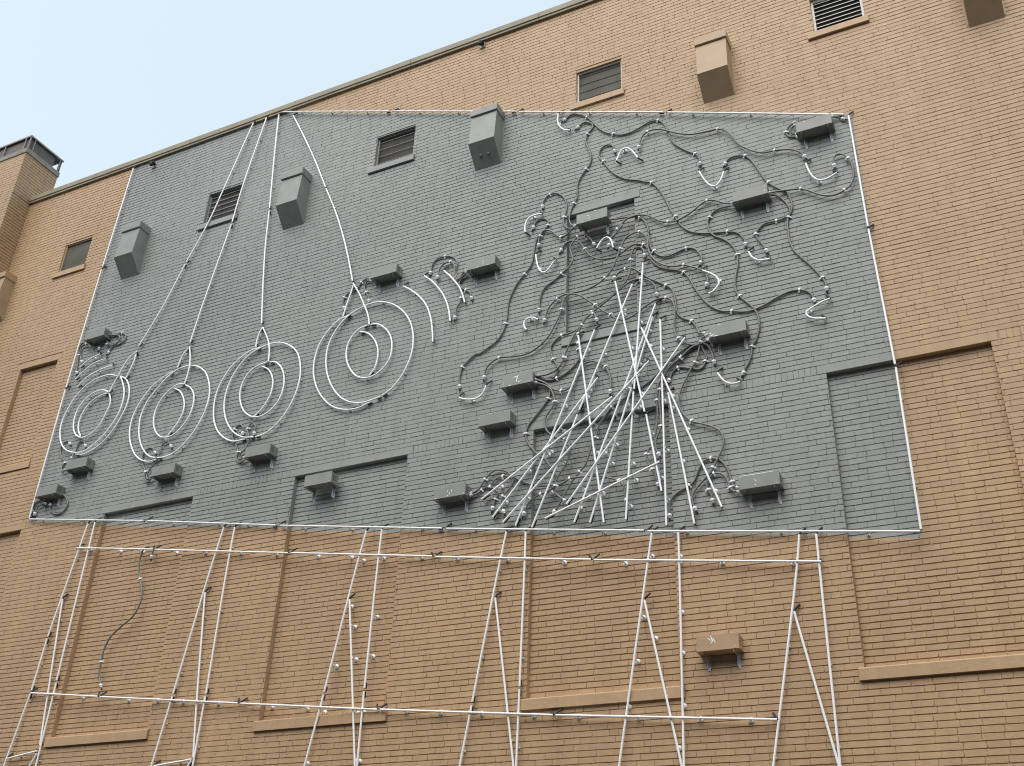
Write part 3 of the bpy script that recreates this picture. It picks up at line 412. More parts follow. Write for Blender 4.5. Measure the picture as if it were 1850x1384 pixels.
 ('grey conduit from a shorter rod tip to the box left of the rods', [(-3.608, 9.594), (-3.627, 9.713), (-3.714, 9.831), (-3.822, 9.883), (-3.941, 9.885), (-4.052, 9.832), (-4.176, 9.75), (-4.306, 9.656), (-4.437, 9.577), (-4.524, 9.52), (-4.611, 9.446), (-4.683, 9.352), (-4.741, 9.263), (-4.799, 9.167), (-4.856, 9.055), (-4.905, 8.942), (-4.882, 9.024), (-4.903, 8.935), (-4.938, 8.85), (-5.01, 8.774), (-5.111, 8.736), (-5.242, 8.727), (-5.331, 8.736)], [3, 15, 17], 'nb', 0.045),
 ('short looped grey conduit joining the two tips of the narrow V rods', [(-4.445, 9.419), (-4.459, 9.471), (-4.495, 9.512), (-4.553, 9.503), (-4.611, 9.438), (-4.647, 9.375), (-4.683, 9.313), (-4.697, 9.256)], [2, 5], 'nn', 0.045),
 ('grey conduit from the box left of the rods up behind the narrow V', [(-5.335, 8.735), (-5.209, 8.694), (-5.106, 8.648), (-5.012, 8.657), (-4.89, 8.699), (-4.776, 8.78), (-4.704, 8.871), (-4.69, 8.976), (-4.705, 9.027), (-4.711, 9.107)], [3, 8], 'bn', 0.02),
 ('grey conduit arching from the box left of the rods over to the flattest rod tip', [(-5.302, 8.677), (-5.213, 8.641), (-5.139, 8.588), (-5.051, 8.496), (-4.942, 8.442), (-4.864, 8.447), (-4.793, 8.499), (-4.752, 8.611), (-4.709, 8.692), (-4.653, 8.756), (-4.568, 8.789), (-4.469, 8.774), (-4.385, 8.716), (-4.33, 8.665), (-4.282, 8.564), (-4.256, 8.439), (-4.264, 8.303)], [4, 13], 'bn', 0.04),
 ('grey conduit dropping from the box left of the rods past the lower window corner', [(-5.311, 8.671), (-5.208, 8.629), (-5.133, 8.555), (-5.102, 8.457), (-5.123, 8.386), (-5.186, 8.294), (-5.284, 8.18), (-5.382, 8.067), (-5.423, 7.986), (-5.436, 7.938), (-5.419, 7.839), (-5.343, 7.709), (-5.226, 7.572), (-5.126, 7.469), (-5.054, 7.372), (-5.018, 7.268), (-5.015, 7.174), (-5.027, 7.094), (-4.992, 7.02), (-4.923, 6.954), (-4.862, 6.897)], [4, 9], 'bb', 0.02),
 ('grey conduit dropping from the box left of the rods into the lower blocked window', [(-5.284, 8.621), (-5.166, 8.572), (-5.092, 8.51), (-5.047, 8.417), (-5.024, 8.307), (-5.058, 8.225), (-5.142, 8.109), (-5.161, 8.01), (-5.123, 7.9), (-5.037, 7.811), (-4.938, 7.756), (-4.882, 7.738), (-4.826, 7.67), (-4.805, 7.553), (-4.838, 7.433), (-4.905, 7.32), (-4.957, 7.249), (-4.996, 7.16), (-4.996, 7.123), (-5.023, 7.103), (-5.104, 7.055), (-5.193, 7.04), (-5.282, 7.003), (-5.363, 6.934), (-5.404, 6.833)], [4, 11, 18, 21], 'bn', 0.045),
 ('long grey conduit from the box with many conduits diagonally behind the rods to their feet', [(-2.969, 8.758), (-3.107, 8.74), (-3.246, 8.704), (-3.357, 8.644), (-3.469, 8.566), (-3.597, 8.458), (-3.726, 8.35), (-3.853, 8.275), (-3.997, 8.204), (-4.14, 8.133), (-4.253, 8.072), (-4.35, 7.956), (-4.43, 7.838), (-4.471, 7.696), (-4.527, 7.591), (-4.563, 7.464), (-4.617, 7.335), (-4.684, 7.265), (-4.778, 7.158), (-4.843, 7.063), (-4.909, 6.952), (-4.975, 6.842), (-5.005, 6.802)], [10, 13, 17], 'bn', 0.02),
 ('grey conduit from the box with many conduits down the right jamb, left strand', [(-2.967, 8.732), (-3.078, 8.712), (-3.218, 8.659), (-3.329, 8.589), (-3.44, 8.525), (-3.536, 8.444), (-3.586, 8.335), (-3.635, 8.261), (-3.654, 8.164), (-3.666, 8.048), (-3.664, 7.882), (-3.677, 7.72), (-3.705, 7.579), (-3.724, 7.454), (-3.786, 7.402), (-3.818, 7.344), (-3.806, 7.247), (-3.761, 7.133), (-3.711, 7.026), (-3.694, 6.942)], [3, 9, 15, 17], 'bn', 0.02),
 ('grey conduit from the box with many conduits down the right jamb, right strand', [(-2.949, 8.701), (-3.179, 8.673), (-3.337, 8.556), (-3.48, 8.452), (-3.562, 8.333), (-3.614, 8.175), (-3.628, 8.011), (-3.619, 7.843), (-3.617, 7.671), (-3.65, 7.589), (-3.692, 7.484), (-3.688, 7.372), (-3.667, 7.316)], [2, 5, 8], 'bn', 0.045),
 ('long S-shaped grey conduit swinging right from the box with many conduits to the lower right', [(-2.976, 8.78), (-3.054, 8.75), (-3.09, 8.655), (-3.119, 8.541), (-3.153, 8.455), (-3.21, 8.375), (-3.277, 8.255), (-3.343, 8.135), (-3.378, 8.026), (-3.383, 7.912), (-3.344, 7.789), (-3.246, 7.663), (-3.132, 7.608), (-3.005, 7.543), (-2.909, 7.461), (-2.874, 7.344), (-2.895, 7.24), (-2.943, 7.142), (-3.014, 7.018), (-3.07, 6.932), (-3.151, 6.865), (-3.232, 6.784), (-3.281, 6.698), (-3.279, 6.604), (-3.263, 6.558)], [4, 11, 18], 'bn', 0.04),
 ('small S-shaped grey conduit under the box with many conduits', [(-3.062, 8.712), (-3.058, 8.658), (-3.033, 8.566), (-3.014, 8.493), (-3.031, 8.455), (-3.066, 8.378), (-3.127, 8.358), (-3.201, 8.384), (-3.291, 8.421), (-3.382, 8.439), (-3.453, 8.39), (-3.495, 8.301)], [4, 9], 'bn', 0.02),
 ('short grey conduit arching from the box with many conduits to the smile tube below it', [(-3.066, 8.707), (-2.985, 8.649), (-2.94, 8.535), (-2.924, 8.424)], [], 'bn', 0.035),
 ('grey conduit arching highest from the lower-left box over the rod feet', [(-6.178, 7.216), (-6.091, 7.237), (-6.022, 7.31), (-5.975, 7.38), (-5.912, 7.448), (-5.827, 7.482), (-5.739, 7.462), (-5.65, 7.415), (-5.597, 7.335), (-5.587, 7.264), (-5.627, 7.187), (-5.709, 7.103), (-5.742, 7.039), (-5.731, 6.968), (-5.703, 6.905)], [3, 11], 'bn', 0.04),
 ('short grey conduit from the lower-left box to the foot of the second rod', [(-6.171, 7.181), (-6.085, 7.202), (-6.029, 7.249), (-5.957, 7.272), (-5.869, 7.25), (-5.808, 7.184), (-5.798, 7.126), (-5.825, 7.089), (-5.85, 7.009), (-5.856, 6.986)], [2, 7], 'bn', 0.02),
 ('grey conduit running level behind the rod feet in the lower blocked window', [(-5.915, 7.261), (-5.882, 7.318), (-5.812, 7.37), (-5.733, 7.378), (-5.639, 7.368), (-5.552, 7.325), (-5.45, 7.258), (-5.336, 7.204), (-5.224, 7.164), (-5.071, 7.141), (-4.989, 7.131), (-4.894, 7.149), (-4.813, 7.189), (-4.691, 7.189), (-4.557, 7.179), (-4.425, 7.156), (-4.359, 7.135), (-4.262, 7.096), (-4.18, 7.054), (-4.12, 6.98), (-4.101, 6.893), (-4.089, 6.781)], [3, 10, 12, 18], 'bb', 0.03),
 ('grey conduit arching high from the lower-right box to the upright rod foot', [(-2.74, 6.703), (-2.799, 6.746), (-2.82, 6.81), (-2.838, 6.9), (-2.869, 7.001), (-2.927, 7.093), (-3.001, 7.134), (-3.045, 7.142), (-3.117, 7.128), (-3.171, 7.069), (-3.215, 6.98), (-3.258, 6.892), (-3.312, 6.847), (-3.404, 6.808), (-3.484, 6.767), (-3.539, 6.708), (-3.561, 6.644), (-3.565, 6.527)], [2, 7, 12], 'bn', 0.02),
 ('grey conduit arching low from the lower-right box to the farthest right rod foot', [(-2.728, 6.648), (-2.788, 6.671), (-2.839, 6.733), (-2.864, 6.831), (-2.909, 6.906), (-2.97, 6.937), (-3.014, 6.938), (-3.075, 6.881), (-3.104, 6.818), (-3.095, 6.75), (-3.061, 6.69), (-3.05, 6.625)], [2, 6, 9], 'bn', 0.035),
 ('grey conduit from the box above the largest ring to its left yoke arm', [(-8.118, 11.081), (-8.217, 11.149), (-8.317, 11.11), (-8.383, 11.008), (-8.51, 10.976), (-8.607, 10.909), (-8.619, 10.805), (-8.595, 10.725)], [2, 5], 'bn', 0.02),
 ('short grey conduit from the box above the largest ring to the ring top', [(-8.102, 11.05), (-8.21, 11.088), (-8.253, 11.012), (-8.212, 10.894), (-8.162, 10.801), (-8.142, 10.735)], [3], 'bn', 0.02),
 ('outer looped grey conduit left of the box beside the motion arcs', [(-7.085, 10.95), (-7.07, 11.064), (-7.004, 11.15), (-6.858, 11.165), (-6.707, 11.101), (-6.639, 10.99), (-6.654, 10.865), (-6.635, 10.756), (-6.582, 10.677), (-6.513, 10.708), (-6.45, 10.754)], [3], 'nb', 0.02),
 ('inner looped grey conduit left of the box beside the motion arcs', [(-6.941, 10.817), (-6.926, 10.93), (-6.859, 11.015), (-6.751, 11.022), (-6.672, 10.934), (-6.656, 10.8), (-6.605, 10.658), (-6.547, 10.666), (-6.432, 10.723)], [3], 'nb', 0.04),
 ('grey conduit from the box beside the motion arcs to the outermost arc foot', [(-6.461, 10.78), (-6.542, 10.73), (-6.58, 10.669), (-6.575, 10.595), (-6.536, 10.513), (-6.465, 10.449), (-6.395, 10.385), (-6.365, 10.301)], [5], 'bn', 0.02),
 ('grey conduit from the box beside the motion arcs to the middle arc foot', [(-6.433, 10.729), (-6.514, 10.685), (-6.567, 10.601), (-6.569, 10.512), (-6.538, 10.415), (-6.523, 10.322), (-6.543, 10.239), (-6.587, 10.164), (-6.602, 10.023)], [5], 'bn', 0.035),
 ('looped grey conduit right of the small box at the left edge', [(-13.671, 11.464), (-13.469, 11.444), (-13.271, 11.426), (-13.165, 11.343), (-13.168, 11.258), (-13.289, 11.203), (-13.422, 11.186), (-13.482, 11.108)], [2], 'bn', 0.02),
 ('inner looped grey conduit right of the small box at the left edge', [(-13.634, 11.389), (-13.531, 11.278), (-13.415, 11.213), (-13.312, 11.236), (-13.283, 11.327), (-13.344, 11.396), (-13.593, 11.441)], [], 'bb', 0.035),
 ('short grey conduit below the small box at the left edge, to the shortest arc', [(-13.535, 11.243), (-13.625, 11.309), (-13.722, 11.309), (-13.745, 11.245)], [], 'bn', 0.02),
 ('grey conduit curling left under the small box, outer strand', [(-14.062, 11.404), (-14.205, 11.452), (-14.264, 11.366), (-14.228, 11.209), (-14.199, 11.03), (-14.157, 10.855)], [3], 'bn', 0.02),
 ('grey conduit curling left under the small box, inner strand', [(-14.032, 11.356), (-14.142, 11.39), (-14.198, 11.342), (-14.169, 11.186), (-14.091, 11.05)], [], 'bn', 0.035),
 ('hooked grey conduit left in the leftmost ring, above its box', [(-13.855, 9.41), (-13.913, 9.462), (-13.988, 9.442), (-14.036, 9.34), (-13.974, 9.196), (-13.845, 9.052), (-13.882, 8.96), (-13.813, 8.872), (-13.739, 8.891)], [5], 'nb', 0.02),
 ('hooked grey conduit right in the leftmost ring, above its box', [(-13.473, 9.304), (-13.522, 9.375), (-13.607, 9.392), (-13.648, 9.311), (-13.66, 9.181), (-13.674, 9.086)], [], 'nb', 0.02),
 ('left hooked grey conduit between the second ring and its box', [(-11.872, 8.877), (-11.938, 8.959), (-12.056, 8.956), (-12.114, 8.841), (-12.078, 8.71), (-11.978, 8.556), (-11.962, 8.443), (-11.865, 8.353), (-11.778, 8.406)], [5], 'nb', 0.02),
 ('right hooked grey conduit between the second ring and its box', [(-11.55, 8.921), (-11.614, 9.004), (-11.723, 8.974), (-11.741, 8.815), (-11.792, 8.676), (-11.88, 8.569), (-11.914, 8.477), (-11.863, 8.395), (-11.77, 8.428)], [], 'nb', 0.035),
 ('left hooked grey conduit between the third ring and its box', [(-10.151, 8.882), (-10.171, 8.978), (-10.249, 9.031), (-10.319, 8.971), (-10.333, 8.84), (-10.231, 8.676), (-10.18, 8.559), (-10.186, 8.453), (-10.088, 8.364), (-9.988, 8.393)], [3, 6], 'nb', 0.02),
 ('right hooked grey conduit between the third ring and its box', [(-9.915, 8.828), (-9.924, 8.946), (-10.001, 8.998), (-10.054, 8.923), (-10.005, 8.745), (-10.017, 8.604), (-10.117, 8.504), (-10.114, 8.421), (-9.98, 8.413)], [3], 'nb', 0.035),
 ('round looped grey conduit beside the box in the lower left corner', [(-13.775, 8.503), (-13.594, 8.385), (-13.524, 8.249), (-13.577, 8.146), (-13.725, 8.12), (-13.881, 8.206), (-13.913, 8.299)], [], 'bn', 0.02),
 ('grey conduit from the lower left corner box to the corner, outer strand', [(-14.046, 8.409), (-14.183, 8.431), (-14.284, 8.397), (-14.308, 8.282)], [], 'bn', 0.02),
 ('grey conduit from the lower left corner box to the corner, inner strand', [(-13.97, 8.327), (-14.07, 8.338), (-14.181, 8.306), (-14.203, 8.214)], [], 'bn', 0.035),
 ('lone grey conduit hanging in an S down the leftmost lower blocked window', [(-11.465, 7.111), (-11.474, 7.197), (-11.547, 7.264), (-11.653, 7.245), (-11.688, 7.115), (-11.679, 6.98), (-11.608, 6.773), (-11.517, 6.588), (-11.497, 6.414), (-11.569, 6.231), (-11.769, 6.085), (-11.936, 5.942), (-12.003, 5.77), (-12.005, 5.603), (-11.987, 5.417), (-11.912, 5.271)], [6, 13], 'nn', 0.02),
 ('tight grey conduit loop left of the box in the top right corner', [(-1.619, 11.766), (-1.702, 11.744), (-1.749, 11.672), (-1.729, 11.593), (-1.627, 11.546)], [2], 'bn', 0.02),
 ('small grey conduit loop under the left end of the box in the top right corner', [(-1.608, 11.704), (-1.669, 11.692), (-1.683, 11.616), (-1.627, 11.581)], [], 'bn', 0.035),
 ('short grey conduit right of the box in the top right corner', [(-1.166, 11.679), (-1.102, 11.672), (-1.036, 11.628)], [], 'bn', 0.02),
]
BOXES = [
 ('grey transformer box in the lower left corner of the panel', -13.908, 8.421, 'T0'),
 ('grey transformer box high beside the left panel edge', -13.775, 11.37, 'T1'),
 ('grey transformer box below the leftmost ring', -13.384, 8.803, 'T2'),
 ('grey transformer box below the second ring', -11.458, 8.352, 'T3'),
 ('grey transformer box below the third ring', -9.679, 8.343, 'T4'),
 ('grey transformer box with no conduits, at a lower blocked window lintel', -8.52, 7.686, 'T5'),
 ('grey transformer box above the largest ring', -7.826, 11.003, 'T6'),
 ('grey transformer box right of the motion arcs, white scratch on its front', -6.158, 10.668, 'T7'),
 ('grey transformer box at the head of the upper blocked window', -4.455, 10.958, 'T8'),
 ('grey transformer box in the top right corner of the panel', -1.374, 11.477, 'T9'),
 ('grey transformer box below the corner box, right part of the panel', -2.273, 10.627, 'T10'),
 ('grey transformer box with a thick bundle of conduits at its left end', -2.698, 8.671, 'T11'),
 ('grey transformer box left of the rods, bold white mark on its front', -5.512, 8.593, 'T12'),
 ('grey transformer box with no conduits, left of the crossed rods', -5.818, 8.081, 'T13'),
 ('grey transformer box just above the bottom edge, left of the rod feet', -6.414, 7.151, 'T14'),
 ('grey transformer box right of the rod feet, pale paint along its top edge', -2.476, 6.624, 'T15'),
 ('tan transformer box on the lower tan wall, white mark on its front', -3.056, 4.869, 'T16'),
]

# ------------------------------------------------------------------ ground
MB().box(-300, 300, -300, 300, -0.4, 0.0).build('road', M_ROAD)['kind'] = 'structure'
pv = MB().box(-60, 60, -3.2, 0.3, 0.004, 0.14, 0.01).build('pavement', M_PAVE); pv['kind'] = 'structure'

# unseen block added behind the viewer to shade the foot of the wall
nb = MB().box(-45, 45, -36, -21, 0.0, 16.0).box(-45.2, 45.2, -36.2, -20.8, 16.0, 16.4).build('added_sky_blocker', mat('sky_blocker_brown', (0.11, 0.085, 0.065), 0.85, noise=0.15, nscale=1.5)); nb['kind'] = 'structure'

# ------------------------------------------------------------------ brick building
COURSE, BRICK = 0.0677, 0.2005
XL, XR, ZT = -20.0, 4.0, 15.5
LINT = 7.975
# lower blocked windows: x0, x1, sill top, head ; upper ones ; small windows
RECESS = [(-16.27, -14.47, 4.60, LINT), (-12.67, -10.91, 4.60, LINT), (-9.06, -7.205, 4.585, LINT), (-5.335, -3.53, 4.575, LINT), (-1.642, 0.108, 4.60, LINT),
          (-15.69, -14.76, 9.26, 11.26), (-4.90, -3.89, 9.26, 11.30)]
RDEPTH = 0.07
WIN = [(-15.47, -14.78, 13.34, 14.01), (-11.96, -11.21, 13.39, 14.085), (-8.385, -7.645, 13.44, 14.095), (-4.77, -4.04, 13.41, 14.07), (-1.22, -0.54, 13.31, 13.985)]
HOLES = [(a, b, c, d) for a, b, c, d in RECESS] + list(WIN)
TRIM = []                                     # strips of wall covered by sills and lintels
for i, (a, b, c, d) in enumerate(RECESS):
    TRIM.append((a - 0.055, b + 0.05, c - 0.125, c)); TRIM.append((a - 0.10, b + 0.08, d, d + 0.115))
for a, b, c, d in WIN: TRIM.append((a - 0.09, b + 0.045, c - 0.115, c))

bld = empty('brick_building', ((XL + XR) / 2, 0, 0))
tag(bld, 'large tan painted brick building with a big grey panel painted on its wall', 'building')
BO = Vector(bld.location)
def bpart(mb, name, m, parent=None, smooth=False):
    o = mb.build(name, m, parent or bld, smooth)
    o.matrix_parent_inverse = Matrix.Translation(-BO) if (parent is None or parent is bld) else Matrix.Identity(4)
    return o

def noise2(x, z):
    """slow value noise 0..1 used to vary how far the paint has filled the joints"""
    return 0.5 + 0.25 * (math.sin(x * 0.9 + 1.7 * math.sin(z * 0.53)) + math.sin(z * 1.31 + 1.3 * math.sin(x * 0.41 + 2.0)))

def brick_shape(L, H, g):
    """painted brick in local (u, v, out): rounded outline, raised face; returns 16 points"""
    jb = 0.0018 + 0.0041 * g + RND.uniform(-.0008, .0008)
    hx, hz = L / 2, H / 2
    ends = []                                        # paint has closed many of the upright joints
    for _ in (0, 1): ends.append((0.0, 0.0005) if RND.random() < 0.5 - 0.25 * g else (0.0004 + 0.0022 * RND.random() ** 2, 0.0018))
    (jl, el), (jr, er) = ends
    zb, zt = -hz + jb + RND.uniform(-.0015, .0015), hz - jb * 0.5 + RND.uniform(-.001, .001)
    cut = [RND.uniform(0.0015, 0.005) if RND.random() < .8 else RND.uniform(.006, .013) for _ in range(4)]
    x0, x1 = -hx + jl, hx - jr
    def ring(a, b, e):
        u0, u1 = x0 + a, x1 - b
        return [(u0 + cut[0], zb + e), (u1 - cut[1], zb + e), (u1, zb + cut[1] + e), (u1, zt - cut[2] - e),
                (u1 - cut[2], zt - e), (u0 + cut[3], zt - e), (u0, zt - cut[3] - e), (u0, zb + cut[0] + e)]
    p = RND.uniform(0.0, 0.0018); tx = RND.uniform(-.0006, .0006); tz = RND.uniform(-.0006, .0008)
    a = [(u, v, -0.0118) for u, v in ring(0, 0, 0)]
    b = [(u, v, p + tx * u / hx + tz * v / hz) for u, v in ring(el, er, 0.0024)]
    return a + b
BF = [tuple(range(8, 16))] + [(i, (i + 1) % 8, 8 + (i + 1) % 8, 8 + i) for i in range(8)]

def courses(z0, z1, rowlock=None):
    zs = []
    z = LINT
    while z > z0 + 1e-6: zs.append((z - COURSE, COURSE, False)); z -= COURSE
    z = LINT
    if rowlock: zs.append((LINT, 0.115, True)); z = LINT + 0.115
    while z < z1 - 1e-6: zs.append((z, COURSE, False)); z += COURSE
    return sorted((max(a, z0), min(a + h, z1) - max(a, z0), k) for a, h, k in zs if a + h > z0 + 0.02 and a < z1 - 0.02)
def lay(u0, u1, z0, z1, holes=(), rowlock=False):
    """bricks of a wall face: (centre u, centre z, length, height)"""
    out = []
    for ci, (zb, h, rl) in enumerate(courses(z0, z1, rowlock)):
        pitch = COURSE if rl else BRICK
        row = round((zb - LINT) / COURSE)
        u = u0 - pitch + ((row % 2) * 0.5) * pitch + RND.uniform(-.012, .012)
        if rl: u = u0 - pitch
        while u < u1:
            L = pitch + RND.uniform(-.004, .004)
            if not rl and RND.random() < 0.045: L = pitch * 0.5
            a, b = max(u, u0), min(u + L, u1)
            segs = [(a, b)]
            for hx0, hx1, hz0, hz1 in holes:
                if min(zb + h, hz1) - max(zb, hz0) > 0.012:
                    ns = []
                    for s0, s1 in segs:
                        if s1 <= hx0 or s0 >= hx1: ns.append((s0, s1)); continue
                        if s0 < hx0: ns.append((s0, hx0))
                        if s1 > hx1: ns.append((hx1, s1))
                    segs = ns
            for s0, s1 in segs:
                if s1 - s0 > 0.03:
                    zz0, zz1 = zb, zb + h
                    out.append(((s0 + s1) / 2, (zz0 + zz1) / 2, s1 - s0, zz1 - zz0))
            u += L
    return out
def brick_mesh(name, items, place, rake=0.0):
    """items: (u, z, L, H); place maps (u, z, out) to a world point; one joined mesh"""
    V = []; F = []; n = 0
    for u, z, L, H in items:
        for a, b, c in brick_shape(L, H, min(1.25, noise2(u, z) + rake)): V.append(place(u + a, z + b, c))
        F.extend(tuple(n + i for i in f) for f in BF); n += 16
    me = bpy.data.meshes.new(name); me.from_pydata(V, [], F); me.update(); return me

front = lambda u, z, o: (u, -o, z)
# backing of mortar with the openings left free
def sheet_with_holes(name, x0, x1, z0, z1, y, holes, m):
    xs = sorted({x0, x1} | {h[0] for h in holes} | {h[1] for h in holes}); zs = sorted({z0, z1} | {h[2] for h in holes} | {h[3] for h in holes})
    b = MB()
    for i in range(len(xs) - 1):
        for j in range(len(zs) - 1):
            cx_, cz_ = (xs[i] + xs[i + 1]) / 2, (zs[j] + zs[j + 1]) / 2
            if any(h[0] < cx_ < h[1] and h[2] < cz_ < h[3] for h in holes): continue
            n = len(b.v); b.v += [(xs[i], y, zs[j]), (xs[i + 1], y, zs[j]), (xs[i + 1], y, zs[j + 1]), (xs[i], y, zs[j + 1])]
            b.f.append((n, n + 1, n + 2, n + 3))
    me = bpy.data.meshes.new(name); me.from_pydata(b.v, [], b.f); me.update()
    return me
wall = link('wall', sheet_with_holes('wall', XL, XR, 0.0, ZT, .0092, HOLES, M_WALL), M_WALL, bld)
wall.matrix_parent_inverse = Matrix.Translation(-BO)
body = MB().box(XL, XR, 0.45, 9.0, 0.0, ZT - 0.25).box(XL, XR, 0.28, 0.45, 0.0, ZT + 0.0).box(XL, XL + 0.2, 0.03, 0.28, 0, ZT).box(XR - 0.2, XR, 0.03, 0.28, 0, ZT)
bpart(body, 'building_body', M_ROOF)

# which bricks read largest from the street: those become single pieces
Ainv = Matrix(A)
def project(x, z, d=0.0):
    v = Ainv @ Vector((x, z - CAM.z, d + CAM.y)); return v.x / v.z * 1946.96 + 925, v.y / v.z * 1946.96 + 692, v.z
items = lay(XL, XR, 0.0, ZT, HOLES + TRIM, True)
cand = []
for k, (u, z, L, H) in enumerate(items):
    pxx, pyy, dep = project(u, z)
    if 12 < pxx < 1838 and 5 < pyy < 1379 and abs(L - BRICK) < 0.006 and H < 0.07: cand.append((dep, k))
cand.sort(); single = {k for _, k in cand[:300]}
stuff = link('bricks', brick_mesh('bricks', [it for k, it in enumerate(items) if k not in single], front), M_WALL, wall)
tag(stuff, 'tan and grey painted running-bond brickwork', kind='stuff')
variants = []
for q in range(24):
    me = bpy.data.meshes.new('brick'); me.from_pydata([(a, -c, b) for a, b, c in brick_shape(BRICK, COURSE, 0.25 + 0.5 * RND.random())], [], BF); me.update()
    me.materials.append(M_WALL); variants.append(me)
for k in sorted(single):
    u, z, L, H = items[k]
    o = bpy.data.objects.new('brick', RND.choice(variants)); COL.objects.link(o); o.parent = wall
    o.location = (u, 0, z); o.scale.x = L / BRICK

# blocked windows: recessed brick panel, jambs of brick ends, sill and lintel
for i, (a, b, c, d) in enumerate(RECESS):
    m_ = MB()
    n = len(m_.v); y = RDEPTH + .0092
    me = bpy.data.meshes.new('blocked_window')
    V = [(a, y, c), (b, y, c), (b, y, d), (a, y, d), (a, .0092, c), (b, .0092, c), (b, .0092, d), (a, .0092, d)]
    me.from_pydata(V, [], [(0, 1, 2, 3), (4, 0, 3, 7), (1, 5, 6, 2), (4, 5, 1, 0), (3, 2, 6, 7)]); me.update()
    rec = link('blocked_window', me, M_WALL, bld); rec.matrix_parent_inverse = Matrix.Translation(-BO)
    its = lay(a, b, c, d)
    bo = link('bricks', brick_mesh('bricks', its, lambda u, z, o: (u, RDEPTH - o, z), 0.30), M_WALL, rec); bo['kind'] = 'stuff'
    ja = []
    for zb, h, _ in courses(c, d): ja.append((RDEPTH / 2 - 0.002, zb + h / 2, RDEPTH - 0.004, h))
    jm = brick_mesh('jamb_bricks', ja, lambda u, z, o: (a + o - 0.0008, u, z))
    j1 = link('jamb_bricks', jm, M_WALL, rec); j1['kind'] = 'stuff'
    jm = brick_mesh('jamb_bricks', ja, lambda u, z, o: (b - o + 0.0008, u, z))
    j2 = link('jamb_bricks', jm, M_WALL, rec); j2['kind'] = 'stuff'
    pj = -0.036 if i < 5 else -0.018
    sl = MB().prism([(pj, c - 0.125), (pj, c - 0.012), (pj + .01, c), (RDEPTH - 0.004, c + 0.018), (RDEPTH - 0.004, c - 0.125)], a - 0.053, b + 0.048).build('sill', M_WALL, rec)
    MB().box(a - 0.098, b + 0.078, -0.004, 0.05, d + 0.0005, d + 0.1135, 0.004).build('lintel', M_WALL, rec)

# small windows near the roof
for i, (a, b, c, d) in enumerate(WIN):
    dp = (0.06, 0.085, 0.085, 0.075, 0.09)[i]
    V = [(a, dp, c), (b, dp, c), (b, dp, d), (a, dp, d), (a, .0092, c), (b, .0092, c), (b, .0092, d), (a, .0092, d)]
    me = bpy.data.meshes.new('window'); me.from_pydata(V, [], [(4, 0, 3, 7), (1, 5, 6, 2), (4, 5, 1, 0), (3, 2, 6, 7)]); me.update()
    w = link('window', me, M_WALL, bld); w.matrix_parent_inverse = Matrix.Translation(-BO)
    t = 0.022 if i != 4 else 0.034
    fr = MB()
    fr.box(a + .001, a + t, dp - 0.035, dp, c + .001, d - .001, .003); fr.box(b - t, b - .001, dp - 0.035, dp, c + .001, d - .001, .003)
    fr.box(a + t, b - t, dp - 0.033, dp, d - t, d - .001, .003); fr.box(a + t, b - t, dp - 0.033, dp, c + .001, c + t, .003)
    fr.build('frame', M_FRAME if i in (3, 4) else M_SLAT if i == 2 else M_GREY if i == 1 else M_TAN, w)
    MB().box(a + t - .004, b - t + .004, dp - 0.006, dp + 0.004, c + t - .004, d - t + .004).build('screen' if i in (0, 3) else 'pane', M_SCREEN if i in (0, 3) else M_PANE, w)
    ns = {0: 0, 1: 6, 2: 4, 3: 4, 4: 8}[i]
    for q in range(ns):
        zz = c + t + (q + 0.6) * (d - c - 2 * t) / ns
        hh = {1: 0.006, 2: 0.003, 3: 0.002, 4: 0.014}[i]
        yy = dp - (0.010 if i == 3 else 0.02)
        s = MB()
        if i == 4: s.prism([(yy - .012, zz - .020), (yy - .009, zz - .022), (yy + .016, zz + .012), (yy + .012, zz + .014)], a + t + .001, b - t - .001)
        else: s.box(a + t + .001, b - t - .001, yy - .003, yy + .003, zz - hh, zz + hh)
        s.build('slat', M_FRAME if i == 4 else M_SLAT if i in (1, 2) else M_SCREEN, w)
    MB().prism([(-0.036, c - 0.113), (-0.036, c - 0.012), (-0.028, c - 0.001), (dp - 0.037, c + 0.012), (dp - 0.037, c - 0.113)], a - 0.088, b + 0.043).build('sill', M_WALL, w)

# coping in lengths with open joints
x = XL
while x < XR:
    x1 = min(x + 2.43, XR)
    if not (x < -16.99 < x1): segs = [(x, x1)]
    else: segs = [(x, -18.13), (-16.965, x1)]
    for s0, s1 in segs:
        if s1 - s0 < 0.1: continue
        cp = MB().prism([(-0.045, ZT - 0.005), (-0.045, ZT + 0.035), (-0.062, ZT + 0.045), (-0.062, ZT + 0.150), (-0.05, ZT + 0.160), (0.30, ZT + 0.185), (0.46, ZT + 0.16), (0.46, ZT - 0.005)], s0 + .003, s1 - .003)
        bpart(cp, 'coping', M_COPE)
    x = x1
# two little drain spouts just under the coping
for X, Z, lab in ((-13.585, 15.352, 'small dark drain spout under the coping at the left end of the grey panel'), (-6.473, 15.423, 'small dark drain spout under the coping on the tan wall')):
    sp = empty('drain_spout', (X, 0, Z)); tag(sp, lab, 'drain spout', 'drain spouts under the coping')
    MB().box(-.055, .055, -.012, .004, -.07, .07, .004).build('wall_plate', M_LID, sp)
    MB().tube([(0, -.01, .02), (0, -.06, .02), (0, -.085, .0), (0, -.09, -.06)], .034, 10).build('pipe', M_DARK, sp, True)

